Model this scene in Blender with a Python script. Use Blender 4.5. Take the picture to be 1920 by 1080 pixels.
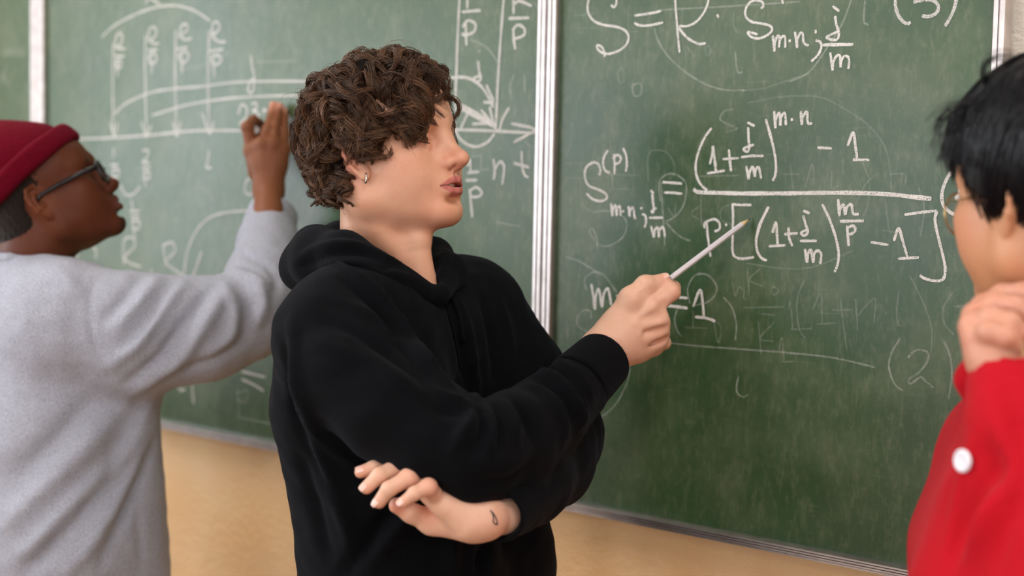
import bpy, math, random
import numpy as np
from mathutils import Matrix, Vector
from mathutils.bvhtree import BVHTree

for _o in list(bpy.data.objects):
    bpy.data.objects.remove(_o, do_unlink=True)
scene = bpy.context.scene
COL = scene.collection

# ------------------------------------------------------------------ camera
FPX = 2267.0                       # focal length in pixels of the 1920 x 1080 frame
YAW, PITCH, ROLL = math.radians(38.2), math.radians(3.3), 0.02
AXD = 2.05                         # distance to the board along the view axis
ZC = 1.50
CAM = np.array([AXD * math.sin(YAW), -AXD * math.cos(YAW), ZC])
_fh = np.array([-math.sin(YAW), math.cos(YAW), 0.0])
FWD = _fh * math.cos(PITCH) + np.array([0, 0, -math.sin(PITCH)])
_r0 = np.array([math.cos(YAW), math.sin(YAW), 0.0])
_u0 = np.cross(_r0, FWD)
RIGHT = _r0 * math.cos(ROLL) + _u0 * math.sin(ROLL)
UP = _u0 * math.cos(ROLL) - _r0 * math.sin(ROLL)

def P(px, py, d):
    """Point of the room that the photograph shows at (px, py), d metres deep."""
    return CAM + d * (FWD + RIGHT * ((px - 960.0) / FPX) + UP * ((540.0 - py) / FPX))

def ray(px, py):
    v = FWD + RIGHT * ((px - 960.0) / FPX) + UP * ((540.0 - py) / FPX)
    return v / np.linalg.norm(v)

def on_wall(px, py, y=0.0):
    v = FWD + RIGHT * ((px - 960.0) / FPX) + UP * ((540.0 - py) / FPX)
    t = (y - CAM[1]) / v[1]
    return CAM + v * t

cd = bpy.data.cameras.new('camera')
cam = bpy.data.objects.new('camera', cd)
COL.objects.link(cam)
cd.sensor_width = 36.0
cd.lens = FPX / 1920.0 * 36.0
cd.clip_start = 0.05
cd.dof.use_dof = True
cd.dof.focus_distance = 1.60
cd.dof.aperture_fstop = 2.2
cd.dof.aperture_blades = 9
_m = Matrix(((RIGHT[0], UP[0], -FWD[0], CAM[0]), (RIGHT[1], UP[1], -FWD[1], CAM[1]),
             (RIGHT[2], UP[2], -FWD[2], CAM[2]), (0, 0, 0, 1)))
cam.matrix_world = _m
scene.camera = cam

# ------------------------------------------------------------------ sky, daylight, exposure
world = bpy.data.worlds.new('overcast_sky')
scene.world = world
world.use_nodes = True
world.node_tree.nodes['Background'].inputs[0].default_value = (0.80, 0.88, 1.0, 1)
world.node_tree.nodes['Background'].inputs[1].default_value = 1.0

vs = scene.view_settings
vs.view_transform = 'Standard'
vs.look = 'None'
vs.exposure = 0.0
vs.gamma = 1.0
vs.use_curve_mapping = False
scene.cycles.use_denoising = True
scene.cycles.max_bounces = 8
scene.cycles.diffuse_bounces = 4
scene.cycles.glossy_bounces = 3
scene.cycles.transparent_max_bounces = 24
scene.cycles.sample_clamp_indirect = 6.0
scene.cycles.caustics_reflective = False
scene.cycles.caustics_refractive = False

# room: board wall is y = 0; windows in the left wall and the rear wall
RX0, RX1, RY0, RZ1 = -3.3, 3.4, -6.4, 3.1
WIN_L = [(-1.95, 1.25), (-3.6, 1.25), (-5.25, 1.25)]   # centre y, width
WIN_B = [(-1.9, 1.3), (0.1, 1.3), (2.1, 1.3)]           # centre x, width
WIN_R_ADDED = [(-2.3, 1.3), (-4.1, 1.3)]                      # added to the right wall for their light: centre y, width
WZ0, WZ1 = 0.95, 2.75
LAMPS = [(-1.3, -1.2), (1.5, -1.2), (-1.3, -3.8), (1.5, -3.8)]

L_SIDE, L_REAR, L_RIGHT_ADDED, L_LAMP = 41.0, 34.0, 13.0, 20.0     # watts per left, rear and added right window and ceiling lamp

def area_light(name, loc, rot, sx, sy, power, color):
    ld = bpy.data.lights.new(name, 'AREA')
    ld.shape = 'RECTANGLE'
    ld.size, ld.size_y, ld.energy, ld.color = sx, sy, power, color
    o = bpy.data.objects.new(name, ld)
    o.location, o.rotation_euler = loc, rot
    COL.objects.link(o)
    return o

WH = WZ1 - WZ0
for cy, w in WIN_L:      # daylight entering through each side window
    area_light('window_daylight', (RX0 - 0.02, cy, (WZ0 + WZ1) / 2), (0, math.radians(-90), 0), WH, w, L_SIDE, (0.86, 0.93, 1.0))
for cy, w in WIN_R_ADDED:  # extra light through the added right-hand windows
    area_light('window_daylight', (RX1 + 0.02, cy, (WZ0 + WZ1) / 2), (0, math.radians(90), 0), WH, w, L_RIGHT_ADDED, (0.95, 0.97, 1.0))
for cx, w in WIN_B:      # and through each rear window
    area_light('window_daylight', (cx, RY0 - 0.02, (WZ0 + WZ1) / 2), (math.radians(90), 0, 0), w, WH, L_REAR, (0.90, 0.95, 1.0))
for lx, ly in LAMPS:     # fluorescent ceiling lamps
    area_light('lamp_light', (lx, ly, RZ1 - 0.125), (0, 0, 0), 0.22, 1.25, L_LAMP, (1.0, 0.97, 0.93))

# ------------------------------------------------------------------ object helpers
def link(name, data, parent=None, smooth=False):
    o = bpy.data.objects.new(name, data)
    COL.objects.link(o)
    if parent is not None:
        o.parent = parent
    return o

def tag(o, label=None, cat=None, group=None, kind=None):
    if label: o['label'] = label
    if cat: o['category'] = cat
    if group: o['group'] = group
    if kind: o['kind'] = kind
    return o

def mesh_obj(name, verts, faces, mat, parent=None, smooth=False, col=None):
    me = bpy.data.meshes.new(name)
    verts = np.asarray(verts, dtype=np.float64)
    if isinstance(faces, np.ndarray):
        nf, k = faces.shape
        me.vertices.add(len(verts)); me.vertices.foreach_set('co', verts.ravel())
        me.loops.add(nf * k); me.loops.foreach_set('vertex_index', faces.astype(np.int32).ravel())
        me.polygons.add(nf)
        me.polygons.foreach_set('loop_start', np.arange(0, nf * k, k, dtype=np.int32))
        me.update(calc_edges=True)
    else:
        me.from_pydata([tuple(v) for v in verts], [], faces)
        me.update()
    if smooth:
        me.polygons.foreach_set('use_smooth', np.ones(len(me.polygons), dtype=bool))
    if col is not None:
        ca = me.color_attributes.new('tint', 'FLOAT_COLOR', 'POINT')
        c4 = np.ones((len(verts), 4), dtype=np.float32); c4[:, :3] = col
        ca.data.foreach_set('color', c4.ravel())
    if mat: me.materials.append(mat)
    me.validate()
    return link(name, me, parent)

class MB:
    """Collects boxes, tubes and rings into one mesh."""
    def __init__(self): self.v, self.f = [], []
    def box(self, lo, hi):
        n = len(self.v)
        (a, b, c), (d, e, g) = lo, hi
        self.v += [(a, b, c), (d, b, c), (d, e, c), (a, e, c), (a, b, g), (d, b, g), (d, e, g), (a, e, g)]
        self.f += [tuple(n + i for i in q) for q in ((0, 3, 2, 1), (4, 5, 6, 7), (0, 1, 5, 4), (1, 2, 6, 5), (2, 3, 7, 6), (3, 0, 4, 7))]
        return self
    def tube(self, pts, rad, sides=8, cap=True, closed=False, flat=None):
        pts = np.asarray(pts, float); m = len(pts)
        rad = np.full(m, rad) if np.isscalar(rad) else np.asarray(rad, float)
        n0 = len(self.v)
        t = np.gradient(pts, axis=0) if not closed else np.roll(pts, -1, 0) - np.roll(pts, 1, 0)
        t /= np.linalg.norm(t, axis=1)[:, None] + 1e-12
        u = np.cross(t[0], (0, 0, 1.0))
        if np.linalg.norm(u) < 1e-3: u = np.cross(t[0], (0, 1.0, 0))
        for i in range(m):
            u = u - t[i] * u.dot(t[i]); u /= np.linalg.norm(u)
            w = np.cross(t[i], u)
            for k in range(sides):
                a = 2 * math.pi * k / sides
                self.v.append(tuple(pts[i] + rad[i] * (u * math.cos(a) + w * math.sin(a) * (flat or 1))))
        rng = m if closed else m - 1
        for i in range(rng):
            j = (i + 1) % m
            for k in range(sides):
                k2 = (k + 1) % sides
                self.f.append((n0 + i * sides + k, n0 + i * sides + k2, n0 + j * sides + k2, n0 + j * sides + k))
        if cap and not closed:
            self.f.append(tuple(n0 + k for k in reversed(range(sides))))
            self.f.append(tuple(n0 + (m - 1) * sides + k for k in range(sides)))
        return self
    def prism(self, prof, a, b, axis):
        """profile (list of 2-D points) swept between a and b along an axis 'x' or 'z'."""
        n = len(self.v); k = len(prof)
        for s in (a, b):
            for p, q in prof:
                self.v.append((s, p, q) if axis == 'x' else (p, q, s))
        self.f += [(n + i, n + (i + 1) % k, n + k + (i + 1) % k, n + k + i) for i in range(k)]
        self.f += [tuple(n + i for i in reversed(range(k))), tuple(n + k + i for i in range(k))]
        return self
    def build(self, name, mat, parent=None, smooth=False):
        o = mesh_obj(name, self.v, self.f, mat, parent, smooth)
        import bmesh
        bm = bmesh.new(); bm.from_mesh(o.data); bmesh.ops.recalc_face_normals(bm, faces=bm.faces); bm.to_mesh(o.data); bm.free()
        return o

def spline(pts, step=8):
    """Catmull-Rom through the points."""
    p = np.asarray(pts, float)
    if len(p) < 3:
        return np.array([p[0] + (p[-1] - p[0]) * t for t in np.linspace(0, 1, step + 1)])
    q = np.vstack([2 * p[0] - p[1], p, 2 * p[-1] - p[-2]])
    out = []
    for i in range(1, len(q) - 2):
        for t in np.linspace(0, 1, step, endpoint=False):
            a, b, c, d = q[i - 1], q[i], q[i + 1], q[i + 2]
            out.append(0.5 * (2 * b + (c - a) * t + (2 * a - 5 * b + 4 * c - d) * t * t + (3 * b - a - 3 * c + d) * t ** 3))
    out.append(p[-1])
    return np.array(out)

# ------------------------------------------------------------------ material helpers
class NT:
    def __init__(self, name):
        self.m = bpy.data.materials.new(name); self.m.use_nodes = True
        self.t = self.m.node_tree; self.b = self.t.nodes['Principled BSDF']; self.out = self.t.nodes['Material Output']
    def n(self, typ, **kw):
        nd = self.t.nodes.new(typ)
        for k, v in kw.items():
            if k.startswith('_'): setattr(nd, k[1:], v)
            else: nd.inputs[k.replace('__', ' ')].default_value = v
        return nd
    def l(self, a, b): self.t.links.new(a, b)
    def set(self, **kw):
        for k, v in kw.items(): self.b.inputs[k.replace('__', ' ')].default_value = v
        return self
    def obj(self): return self.n('ShaderNodeTexCoord').outputs['Object']
    def noise(self, scale, detail=4, rough=.55, vec=None, stretch=None):
        nd = self.n('ShaderNodeTexNoise', Scale=scale, Detail=detail, Roughness=rough)
        v = vec or self.obj()
        if stretch:
            mp = self.n('ShaderNodeMapping'); mp.inputs['Scale'].default_value = stretch
            self.l(v, mp.inputs['Vector']); v = mp.outputs[0]
        self.l(v, nd.inputs['Vector'])
        return nd.outputs['Fac']
    def ramp(self, fac, stops):
        r = self.n('ShaderNodeValToRGB')
        while len(r.color_ramp.elements) < len(stops): r.color_ramp.elements.new(0.5)
        for e, (p, c) in zip(r.color_ramp.elements, stops):
            e.position = p; e.color = (c, c, c, 1) if np.isscalar(c) else (*c, 1)
        self.l(fac, r.inputs[0])
        return r.outputs[0]
    def mix(self, fac, a, b, blend='MIX'):
        x = self.n('ShaderNodeMix', _data_type='RGBA', _blend_type=blend)
        for s, v in ((x.inputs[0], fac), (x.inputs[6], a), (x.inputs[7], b)):
            if hasattr(v, 'is_output'): self.l(v, s)
            elif isinstance(v, tuple): s.default_value = (*v, 1)
            else: s.default_value = v
        return x.outputs[2]
    def math(self, op, a, b=0.5):
        x = self.n('ShaderNodeMath', _operation=op)
        for s, v in ((x.inputs[0], a), (x.inputs[1], b)):
            if hasattr(v, 'is_output'): self.l(v, s)
            else: s.default_value = v
        return x.outputs[0]
    def bump(self, h, strength=.3, dist=.01):
        b = self.n('ShaderNodeBump', Strength=strength, Distance=dist)
        self.l(h, b.inputs['Height']); self.l(b.outputs[0], self.b.inputs['Normal'])
        return self
    def color(self, s): self.l(s, self.b.inputs['Base Color']); return self

def srgb(r, g, b):
    f = lambda c: (c / 255 / 12.92) if c / 255 <= .04045 else ((c / 255 + .055) / 1.055) ** 2.4
    return (f(r), f(g), f(b))

def simple(name, col, rough=.5, metal=0.0, **kw):
    t = NT(name); t.set(Base__Color=(*col, 1), Roughness=rough, Metallic=metal, **kw)
    return t.m

# ------------------------------------------------------------------ solid modelling on a grid (smooth unions of round forms)
class Field:
    """Smoothly blended solid; prims are added in order, meshed with surface nets."""
    def __init__(self): self.ops = []
    def add(self, fn, lo, hi, k=0.01, op='u'):
        self.ops.append((fn, np.asarray(lo, float), np.asarray(hi, float), k, op)); return self
    def cone(self, a, ra, b, rb, k=.01, op='u', sq=None):
        a, b = np.asarray(a, float), np.asarray(b, float); r = max(ra, rb)
        ab = b - a; L2 = max(ab.dot(ab), 1e-12)
        def fn(X, Y, Z):
            t = ((X - a[0]) * ab[0] + (Y - a[1]) * ab[1] + (Z - a[2]) * ab[2]) / L2
            t = np.clip(t, 0, 1)
            dx, dy, dz = X - a[0] - t * ab[0], Y - a[1] - t * ab[1], Z - a[2] - t * ab[2]
            if sq is None:
                return np.sqrt(dx * dx + dy * dy + dz * dz) - (ra + (rb - ra) * t)
            n, f = sq                      # flattened along direction n by factor f
            q = dx * n[0] + dy * n[1] + dz * n[2]
            e = (1 / f - 1)
            dx, dy, dz = dx + n[0] * q * e, dy + n[1] * q * e, dz + n[2] * q * e
            d = np.sqrt(dx * dx + dy * dy + dz * dz) - (ra + (rb - ra) * t)
            return d * min(f, 1.0) if f < 1 else d
        return self.add(fn, np.minimum(a, b) - r, np.maximum(a, b) + r, k, op)
    def chain(self, pts, rads, k=.01, op='u', sq=None):
        rads = [rads] * len(pts) if np.isscalar(rads) else rads
        for i in range(len(pts) - 1): self.cone(pts[i], rads[i], pts[i + 1], rads[i + 1], k, op, sq)
        return self
    def ell(self, c, r, k=.01, op='u', rot=None):
        c, r = np.asarray(c, float), np.asarray(r, float)
        R = np.eye(3) if rot is None else np.asarray(rot, float)      # rows: local axes
        def fn(X, Y, Z):
            x, y, z = X - c[0], Y - c[1], Z - c[2]
            u = R[0, 0] * x + R[0, 1] * y + R[0, 2] * z
            v = R[1, 0] * x + R[1, 1] * y + R[1, 2] * z
            w = R[2, 0] * x + R[2, 1] * y + R[2, 2] * z
            k0 = np.sqrt((u / r[0]) ** 2 + (v / r[1]) ** 2 + (w / r[2]) ** 2)
            k1 = np.sqrt((u / r[0] ** 2) ** 2 + (v / r[1] ** 2) ** 2 + (w / r[2] ** 2) ** 2)
            return np.where(k1 > 1e-9, k0 * (k0 - 1) / np.maximum(k1, 1e-9), -r.min())
        m = r.max() if rot is not None else r
        return self.add(fn, c - m, c + m, k, op)
    def mesh(self, h, lo=None, hi=None, post=None):
        us = [o for o in self.ops if o[4] == 'u']
        if lo is None: lo = np.min([o[1] for o in us], axis=0) - 4 * h
        if hi is None: hi = np.max([o[2] for o in us], axis=0) + 4 * h
        lo, hi = np.asarray(lo, float), np.asarray(hi, float)
        n = np.ceil((hi - lo) / h).astype(int) + 1
        ax = [(lo[i] + h * np.arange(n[i])).astype(np.float32) for i in range(3)]
        D = np.full(n, 0.25, np.float32)
        for fn, a, b, k, op in self.ops:
            mg = k + 4 * h
            i0 = np.clip(np.floor((a - mg - lo) / h).astype(int), 0, n); i1 = np.clip(np.ceil((b + mg - lo) / h).astype(int) + 1, 0, n)
            if np.any(i1 <= i0): continue
            sl = tuple(slice(i0[i], i1[i]) for i in range(3))
            d = fn(ax[0][sl[0]][:, None, None], ax[1][sl[1]][None, :, None], ax[2][sl[2]][None, None, :]).astype(np.float32)
            cur = D[sl]
            if op == 'u':
                t = np.clip(.5 + .5 * (d - cur) / k, 0, 1); D[sl] = d + (cur - d) * t - k * t * (1 - t)
            elif op == 's':
                d = -d; t = np.clip(.5 - .5 * (d - cur) / k, 0, 1); D[sl] = d + (cur - d) * t + k * t * (1 - t)
            elif op == 'i':
                t = np.clip(.5 - .5 * (d - cur) / k, 0, 1); D[sl] = d + (cur - d) * t + k * t * (1 - t)
            elif op == 'd':
                D[sl] = cur + d
        return surface_nets(D, lo, h)

def surface_nets(D, lo, h):
    S = D < 0
    n = np.array(D.shape)
    c = S[:-1, :-1, :-1].astype(np.int8)
    for dx, dy, dz in ((1,0,0),(0,1,0),(0,0,1),(1,1,0),(1,0,1),(0,1,1),(1,1,1)):
        c = c + S[dx:n[0]-1+dx, dy:n[1]-1+dy, dz:n[2]-1+dz]
    act = (c > 0) & (c < 8)
    I = np.argwhere(act)
    idx = np.full(act.shape, -1, np.int64); idx[act] = np.arange(len(I))
    acc = np.zeros((len(I), 3)); cnt = np.zeros(len(I))
    for axis in range(3):
        o = [a for a in range(3) if a != axis]
        for p in (0, 1):
            for q in (0, 1):
                off0 = np.zeros(3, int); off0[o[0]] = p; off0[o[1]] = q
                off1 = off0.copy(); off1[axis] = 1
                A = I + off0; B = I + off1
                d0 = D[A[:, 0], A[:, 1], A[:, 2]].astype(float); d1 = D[B[:, 0], B[:, 1], B[:, 2]].astype(float)
                m = (d0 < 0) != (d1 < 0)
                t = np.where(m, d0 / np.where(m, d0 - d1, 1), 0)
                pt = np.tile(off0.astype(float), (len(I), 1)); pt[:, axis] += t
                acc[m] += pt[m]; cnt[m] += 1
    V = lo + h * (I + acc / cnt[:, None])
    F = []
    for axis in range(3):
        o1, o2 = (axis + 1) % 3, (axis + 2) % 3
        s0 = [slice(None)] * 3; s1 = [slice(None)] * 3
        s0[axis] = slice(0, -1); s1[axis] = slice(1, None)
        a, b = S[tuple(s0)], S[tuple(s1)]
        E = np.argwhere(a != b)
        ok = (E[:, o1] > 0) & (E[:, o2] > 0) & (E[:, o1] < n[o1] - 1) & (E[:, o2] < n[o2] - 1)
        E = E[ok]
        ins = a[E[:, 0], E[:, 1], E[:, 2]]
        q = []
        for p1, p2 in ((-1, -1), (0, -1), (0, 0), (-1, 0)):
            C = E.copy(); C[:, o1] += p1; C[:, o2] += p2
            q.append(idx[C[:, 0], C[:, 1], C[:, 2]])
        q = np.stack(q, 1)
        q[~ins] = q[~ins][:, ::-1]
        F.append(q)
    return V, np.vstack(F)

def merge(parts):
    vs_, fs_, n = [], [], 0
    for v, f in parts:
        vs_.append(v); fs_.append(f + n); n += len(v)
    return np.vstack(vs_), np.vstack(fs_)

def vnormals(V, F):
    nrm = np.cross(V[F[:, 2]] - V[F[:, 0]], V[F[:, 3]] - V[F[:, 1]])
    N = np.zeros_like(V)
    for k in range(4): np.add.at(N, F[:, k], nrm)
    return N / (np.linalg.norm(N, axis=1)[:, None] + 1e-12)

def vnoise(V, scale, seed=0):
    """cheap smooth noise from summed sines, about -1..1"""
    r = np.random.RandomState(seed); out = np.zeros(len(V))
    for i in range(10):
        w = r.normal(size=3); w *= scale * (0.6 + 0.9 * r.rand()) / np.linalg.norm(w)
        out += np.sin(V @ w + r.rand() * 6.283)
    return out / 4.0

def smooth_mesh(V, F, it=2, lam=.5):
    n = len(V)
    for _ in range(it):
        acc = np.zeros_like(V); cnt = np.zeros(n)
        for k in range(4):
            for j in ((k + 1) % 4, (k + 3) % 4):
                np.add.at(acc, F[:, k], V[F[:, j]]); np.add.at(cnt, F[:, k], 1)
        V = V + lam * (acc / np.maximum(cnt, 1)[:, None] - V)
    return V

def folds(V, F, specs):
    """cloth folds: each spec = (outline of the crest in the photograph, half width m, height m).
    The crest is laid onto the surface and the cloth is raised (or sunk) along it, in 3-D."""
    bvh = BVHTree.FromPolygons([Vector(v) for v in V], [tuple(f) for f in F.tolist()])
    N = vnormals(V, F)
    D = np.zeros(len(V))
    o = Vector(CAM)
    for pts, w, hgt in specs:
        sp = spline(pts, 10)
        hit = []
        for x, y in sp:
            loc, nr, ix, dist = bvh.ray_cast(o, Vector(ray(x, y)))
            hit.append(np.array(loc) if loc is not None else None)
        m = len(hit)
        L = [(p, math.sin(math.pi * min(1, max(0, (i + .6) / (m + .2)))) ** .6) for i, p in enumerate(hit) if p is not None]
        if not L: continue
        Q = np.array([p for p, _ in L]); A = np.array([a for _, a in L])
        lo, hi = Q.min(0) - 3 * w, Q.max(0) + 3 * w
        sel = np.where(np.all((V > lo) & (V < hi), axis=1))[0]
        if not len(sel): continue
        best = np.full(len(sel), 1e9); amp = np.zeros(len(sel))
        for p, a in zip(Q, A):
            d = np.sum((V[sel] - p) ** 2, axis=1)
            b = d < best; best[b] = d[b]; amp[b] = a
        D[sel] += hgt * amp * np.exp(-best / (w * w))
    return V + N * D[:, None]

# ------------------------------------------------------------------ materials
def m_skin(name, rough=.45, sss=.08, bump=.12, bscale=900., spec=.42):
    t = NT(name)
    at = t.n('ShaderNodeVertexColor', _layer_name='tint')
    c = t.mix(t.ramp(t.noise(48, 4), [(.35, 0.0), (.72, .55)]), at.outputs[0], (.93, .82, .78), 'MULTIPLY')
    c = t.mix(t.ramp(t.noise(420, 3, .7), [(.52, 0.0), (.8, .5)]), c, (.90, .78, .72), 'MULTIPLY')
    t.color(c)
    t.set(Roughness=rough, Subsurface__Weight=sss, Subsurface__Radius=(1.0, .35, .2), Subsurface__Scale=.008)
    t.b.inputs['Specular IOR Level'].default_value = spec
    t.bump(t.noise(bscale, 3), bump, .0006)
    return t.m

def m_cloth(name, c1, c2, rough=.92, sheen=.25, sheen_col=(1, 1, 1), weave=1400., bump=.35, mottle=260., mid=30.):
    t = NT(name)
    a = t.ramp(t.noise(mottle, 4, .7), [(.32, c1), (.68, c2)])
    t.color(a)
    t.set(Roughness=rough, Sheen__Weight=sheen, Sheen__Roughness=.45)
    t.b.inputs['Sheen Tint'].default_value = (*sheen_col, 1)
    t.b.inputs['Specular IOR Level'].default_value = .12
    h = t.math('ADD', t.noise(weave, 2), t.math('MULTIPLY', t.noise(mid, 4), 2.2))
    t.bump(h, bump, .0016)
    return t.m

M = {}
def _wall():
    t = NT('plaster_paint')
    geo = t.n('ShaderNodeTexCoord'); sep = t.n('ShaderNodeSeparateXYZ'); t.l(geo.outputs['Object'], sep.inputs[0])
    big = t.ramp(t.noise(5, 4), [(.3, srgb(242, 196, 140)), (.75, srgb(248, 210, 162))])
    spots = t.ramp(t.noise(38, 3), [(.7, 0.0), (.76, .25)])
    low = t.mix(spots, big, srgb(214, 170, 122))
    up = t.ramp(t.noise(6, 4), [(.3, srgb(228, 216, 200)), (.7, srgb(236, 226, 212))])
    step = t.math('GREATER_THAN', sep.outputs[2], 1.62)
    t.color(t.mix(step, low, up)); t.set(Roughness=.62)
    h = t.math('ADD', t.noise(62, 5, .6), t.math('MULTIPLY', t.noise(210, 3), .35))
    t.bump(h, .55, .006)
    return t.m
M['wall'] = _wall()
def _plain_wall():
    t = NT('cream_plaster'); sep = t.n('ShaderNodeSeparateXYZ'); t.l(t.obj(), sep.inputs[0])
    up = t.ramp(t.noise(6, 4), [(.3, srgb(206, 190, 166)), (.7, srgb(218, 204, 182))])
    t.color(t.mix(t.math('GREATER_THAN', sep.outputs[2], 1.15), srgb(128, 96, 62), up)); t.set(Roughness=.8)  # dark lower band added to dim this wall's reflection in the board
    t.bump(t.noise(60, 4), .3, .004); return t.m
M['room'] = _plain_wall()
def _floor():
    t = NT('floor_boards'); t.color(t.ramp(t.noise(3, 6, .6, stretch=(1, 12, 1)), [(.3, srgb(134, 104, 76)), (.7, srgb(164, 132, 100))])); t.set(Roughness=.5); return t.m
M['floor'] = _floor()
M['ceil'] = simple('ceiling_white', srgb(232, 230, 226), .9)
def _board():
    t = NT('board_enamel')
    dust = t.noise(2.6, 6, .6)
    streak = t.noise(5.0, 6, .65, stretch=(9, 1, 1.6))
    fine = t.noise(70, 5, .7, stretch=(1.8, 1, .6))
    scr = t.noise(26, 3, .5, stretch=(.5, 1, 7))
    g = t.mix(t.ramp(dust, [(.3, 0.0), (.75, 1.0)]), srgb(32, 67, 34), srgb(64, 89, 55))
    ch = srgb(172, 168, 142)
    g = t.mix(t.math('MULTIPLY', t.ramp(streak, [(.48, 0.0), (.85, .10)]), t.ramp(dust, [(.32, .3), (.6, 1.0)])), g, ch)
    g = t.mix(t.ramp(t.noise(11, 6, .7), [(.45, 0.0), (.8, .16)]), g, ch)
    g = t.mix(t.ramp(fine, [(.50, 0.0), (.86, .22)]), g, ch)
    g = t.mix(t.ramp(scr, [(.66, 0.0), (.8, .12)]), g, ch)
    g = t.mix(t.ramp(t.noise(420, 2), [(.70, 0.0), (.80, .35)]), g, ch)
    t.color(g)
    t.l(t.ramp(dust, [(.3, .27), (.7, .40)]), t.b.inputs['Roughness'])
    t.b.inputs['Specular IOR Level'].default_value = .55
    t.bump(t.noise(900, 2), .06, .0004)
    return t.m
M['board'] = _board()
def _alu():
    t = NT('brushed_aluminium')
    t.color(t.ramp(t.noise(40, 4, stretch=(1, 1, 1)), [(.3, srgb(186, 178, 176)), (.7, srgb(210, 202, 200))])); t.set(Roughness=.36, Metallic=.85); return t.m
M['alu'] = _alu()
M['alu_dark'] = simple('dark_channel', srgb(92, 90, 92), .5, .6)
def m_chalk(name, lo, hi, amp, scale=520., col=(236, 232, 228)):
    t = NT(name)
    t.set(Base__Color=(*srgb(*col), 1), Roughness=1.0); t.b.inputs['Specular IOR Level'].default_value = .05
    f = t.ramp(t.noise(scale, 3, .6), [(lo, amp), (hi, amp * .18)])
    f2 = t.math('MULTIPLY', f, t.ramp(t.noise(30, 3), [(.25, 1.0), (.75, .72)]))
    t.l(f2, t.b.inputs['Alpha'])
    return t.m
M['chalk'] = m_chalk('chalk_line', .53, .66, .97)
M['chalk_soft'] = m_chalk('chalk_line_thin', .5, .68, .78)
M['ghost'] = m_chalk('wiped_chalk_line', .42, .68, .36, 300., (210, 216, 206))
M['ghost2'] = m_chalk('wiped_chalk_trace', .40, .66, .20, 260., (206, 214, 202))
M['hoodie'] = m_cloth('black_fleece', (.0008, .0011, .0020), (.0022, .0027, .0040), .95, .03, (.55, .6, .8), bump=.3)
M['sweater'] = m_cloth('grey_melange_knit', srgb(138, 140, 153), srgb(190, 192, 205), .95, .08, mottle=420., bump=.4)
M['red'] = m_cloth('red_cotton_twill', srgb(174, 10, 28), srgb(188, 15, 33), .8, .10, (1, .5, .5), mottle=700., bump=.25)
M['beanie'] = m_cloth('crimson_rib_knit', srgb(80, 0, 18), srgb(114, 2, 32), .95, .04, (1, .4, .5), mottle=300., bump=.5)
M['trouser'] = m_cloth('dark_trouser_cloth', srgb(30, 32, 40), srgb(44, 46, 56))
M['trouser2'] = m_cloth('blue_denim', srgb(44, 58, 84), srgb(66, 80, 108))
M['shoe'] = simple('shoe_leather', srgb(40, 36, 34), .45)
M['skin_a'] = m_skin('fair_skin')
M['skin_b'] = m_skin('dark_skin', rough=.5, sss=.04, spec=.25)
M['skin_c'] = m_skin('tan_skin')
def m_hair(name, root, tip, rough=.38):
    t = NT(name)
    at = t.n('ShaderNodeVertexColor', _layer_name='tint')
    sep = t.n('ShaderNodeSeparateColor'); t.l(at.outputs[0], sep.inputs[0])
    t.color(t.mix(sep.outputs[0], root, tip)); t.set(Roughness=rough)
    t.b.inputs['Specular IOR Level'].default_value = .4
    return t.m
M['hair_brown'] = m_hair('brown_curls', srgb(26, 16, 11), srgb(126, 87, 59), .5)
M['hair_black'] = m_hair('black_hair', (.002, .002, .003), (.008, .008, .012), .34)
M['hair_brow'] = m_hair('brow_hair', srgb(88, 58, 44), srgb(130, 92, 70), .7)
M['hair_under_black'] = simple('black_hair_roots', (.003, .003, .004), .8)
M['hair_under'] = simple('hair_roots', srgb(24, 15, 11), .95)
M['hair_crop'] = m_cloth('cropped_black_hair', (.008, .006, .005), (.03, .02, .015), mottle=500., weave=900., bump=1.0)
M['black_plastic'] = simple('black_acetate', (.006, .006, .008), .22)
M['wire'] = simple('gold_wire', srgb(190, 160, 110), .3, .9)
def _glass():
    t = NT('lens_glass'); tr = t.n('ShaderNodeBsdfTransparent'); gl = t.n('ShaderNodeBsdfGlossy', Roughness=.03)
    mx = t.n('ShaderNodeMixShader', Fac=.10); t.l(tr.outputs[0], mx.inputs[1]); t.l(gl.outputs[0], mx.inputs[2]); t.l(mx.outputs[0], t.out.inputs[0]); return t.m
M['glass'] = _glass()
M['silver'] = simple('silver', srgb(200, 198, 196), .2, 1.0)
M['pencil'] = simple('pencil_lacquer', srgb(222, 216, 224), .28, 0.0)
M['wood'] = simple('bare_cedar', srgb(222, 196, 146), .6)
M['lead'] = simple('graphite', srgb(44, 42, 42), .4)
M['chalk_stick'] = simple('white_chalk', srgb(238, 236, 232), .95)
M['button'] = simple('pearl_button', srgb(236, 236, 246), .2)
M['eye_white'] = simple('eye_white', srgb(225, 218, 212), .15)
M['eye_iris'] = simple('eye_iris', srgb(52, 34, 24), .1)
M['teeth'] = simple('teeth', srgb(226, 214, 196), .25)
M['ink'] = simple('tattoo_ink', srgb(40, 38, 44), .6)
M['nail'] = simple('fingernail', srgb(238, 190, 176), .22)
M['pane'] = M['glass']
M['white_paint'] = simple('white_gloss_paint', srgb(232, 232, 228), .35)
M['tube'] = None
def _emit():
    t = NT('lit_tube'); t.set(Base__Color=(1, 1, 1, 1), Emission__Color=(1, .95, .88, 1), Emission__Strength=3.0); return t.m
M['tube'] = _emit()

# ------------------------------------------------------------------ the room
YW = 0.034                        # wall surface behind the board (board face is y = 0)
def struct(name, mb, mat, label=None):
    o = mb.build(name, mat)
    return tag(o, label, kind='structure')

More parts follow.
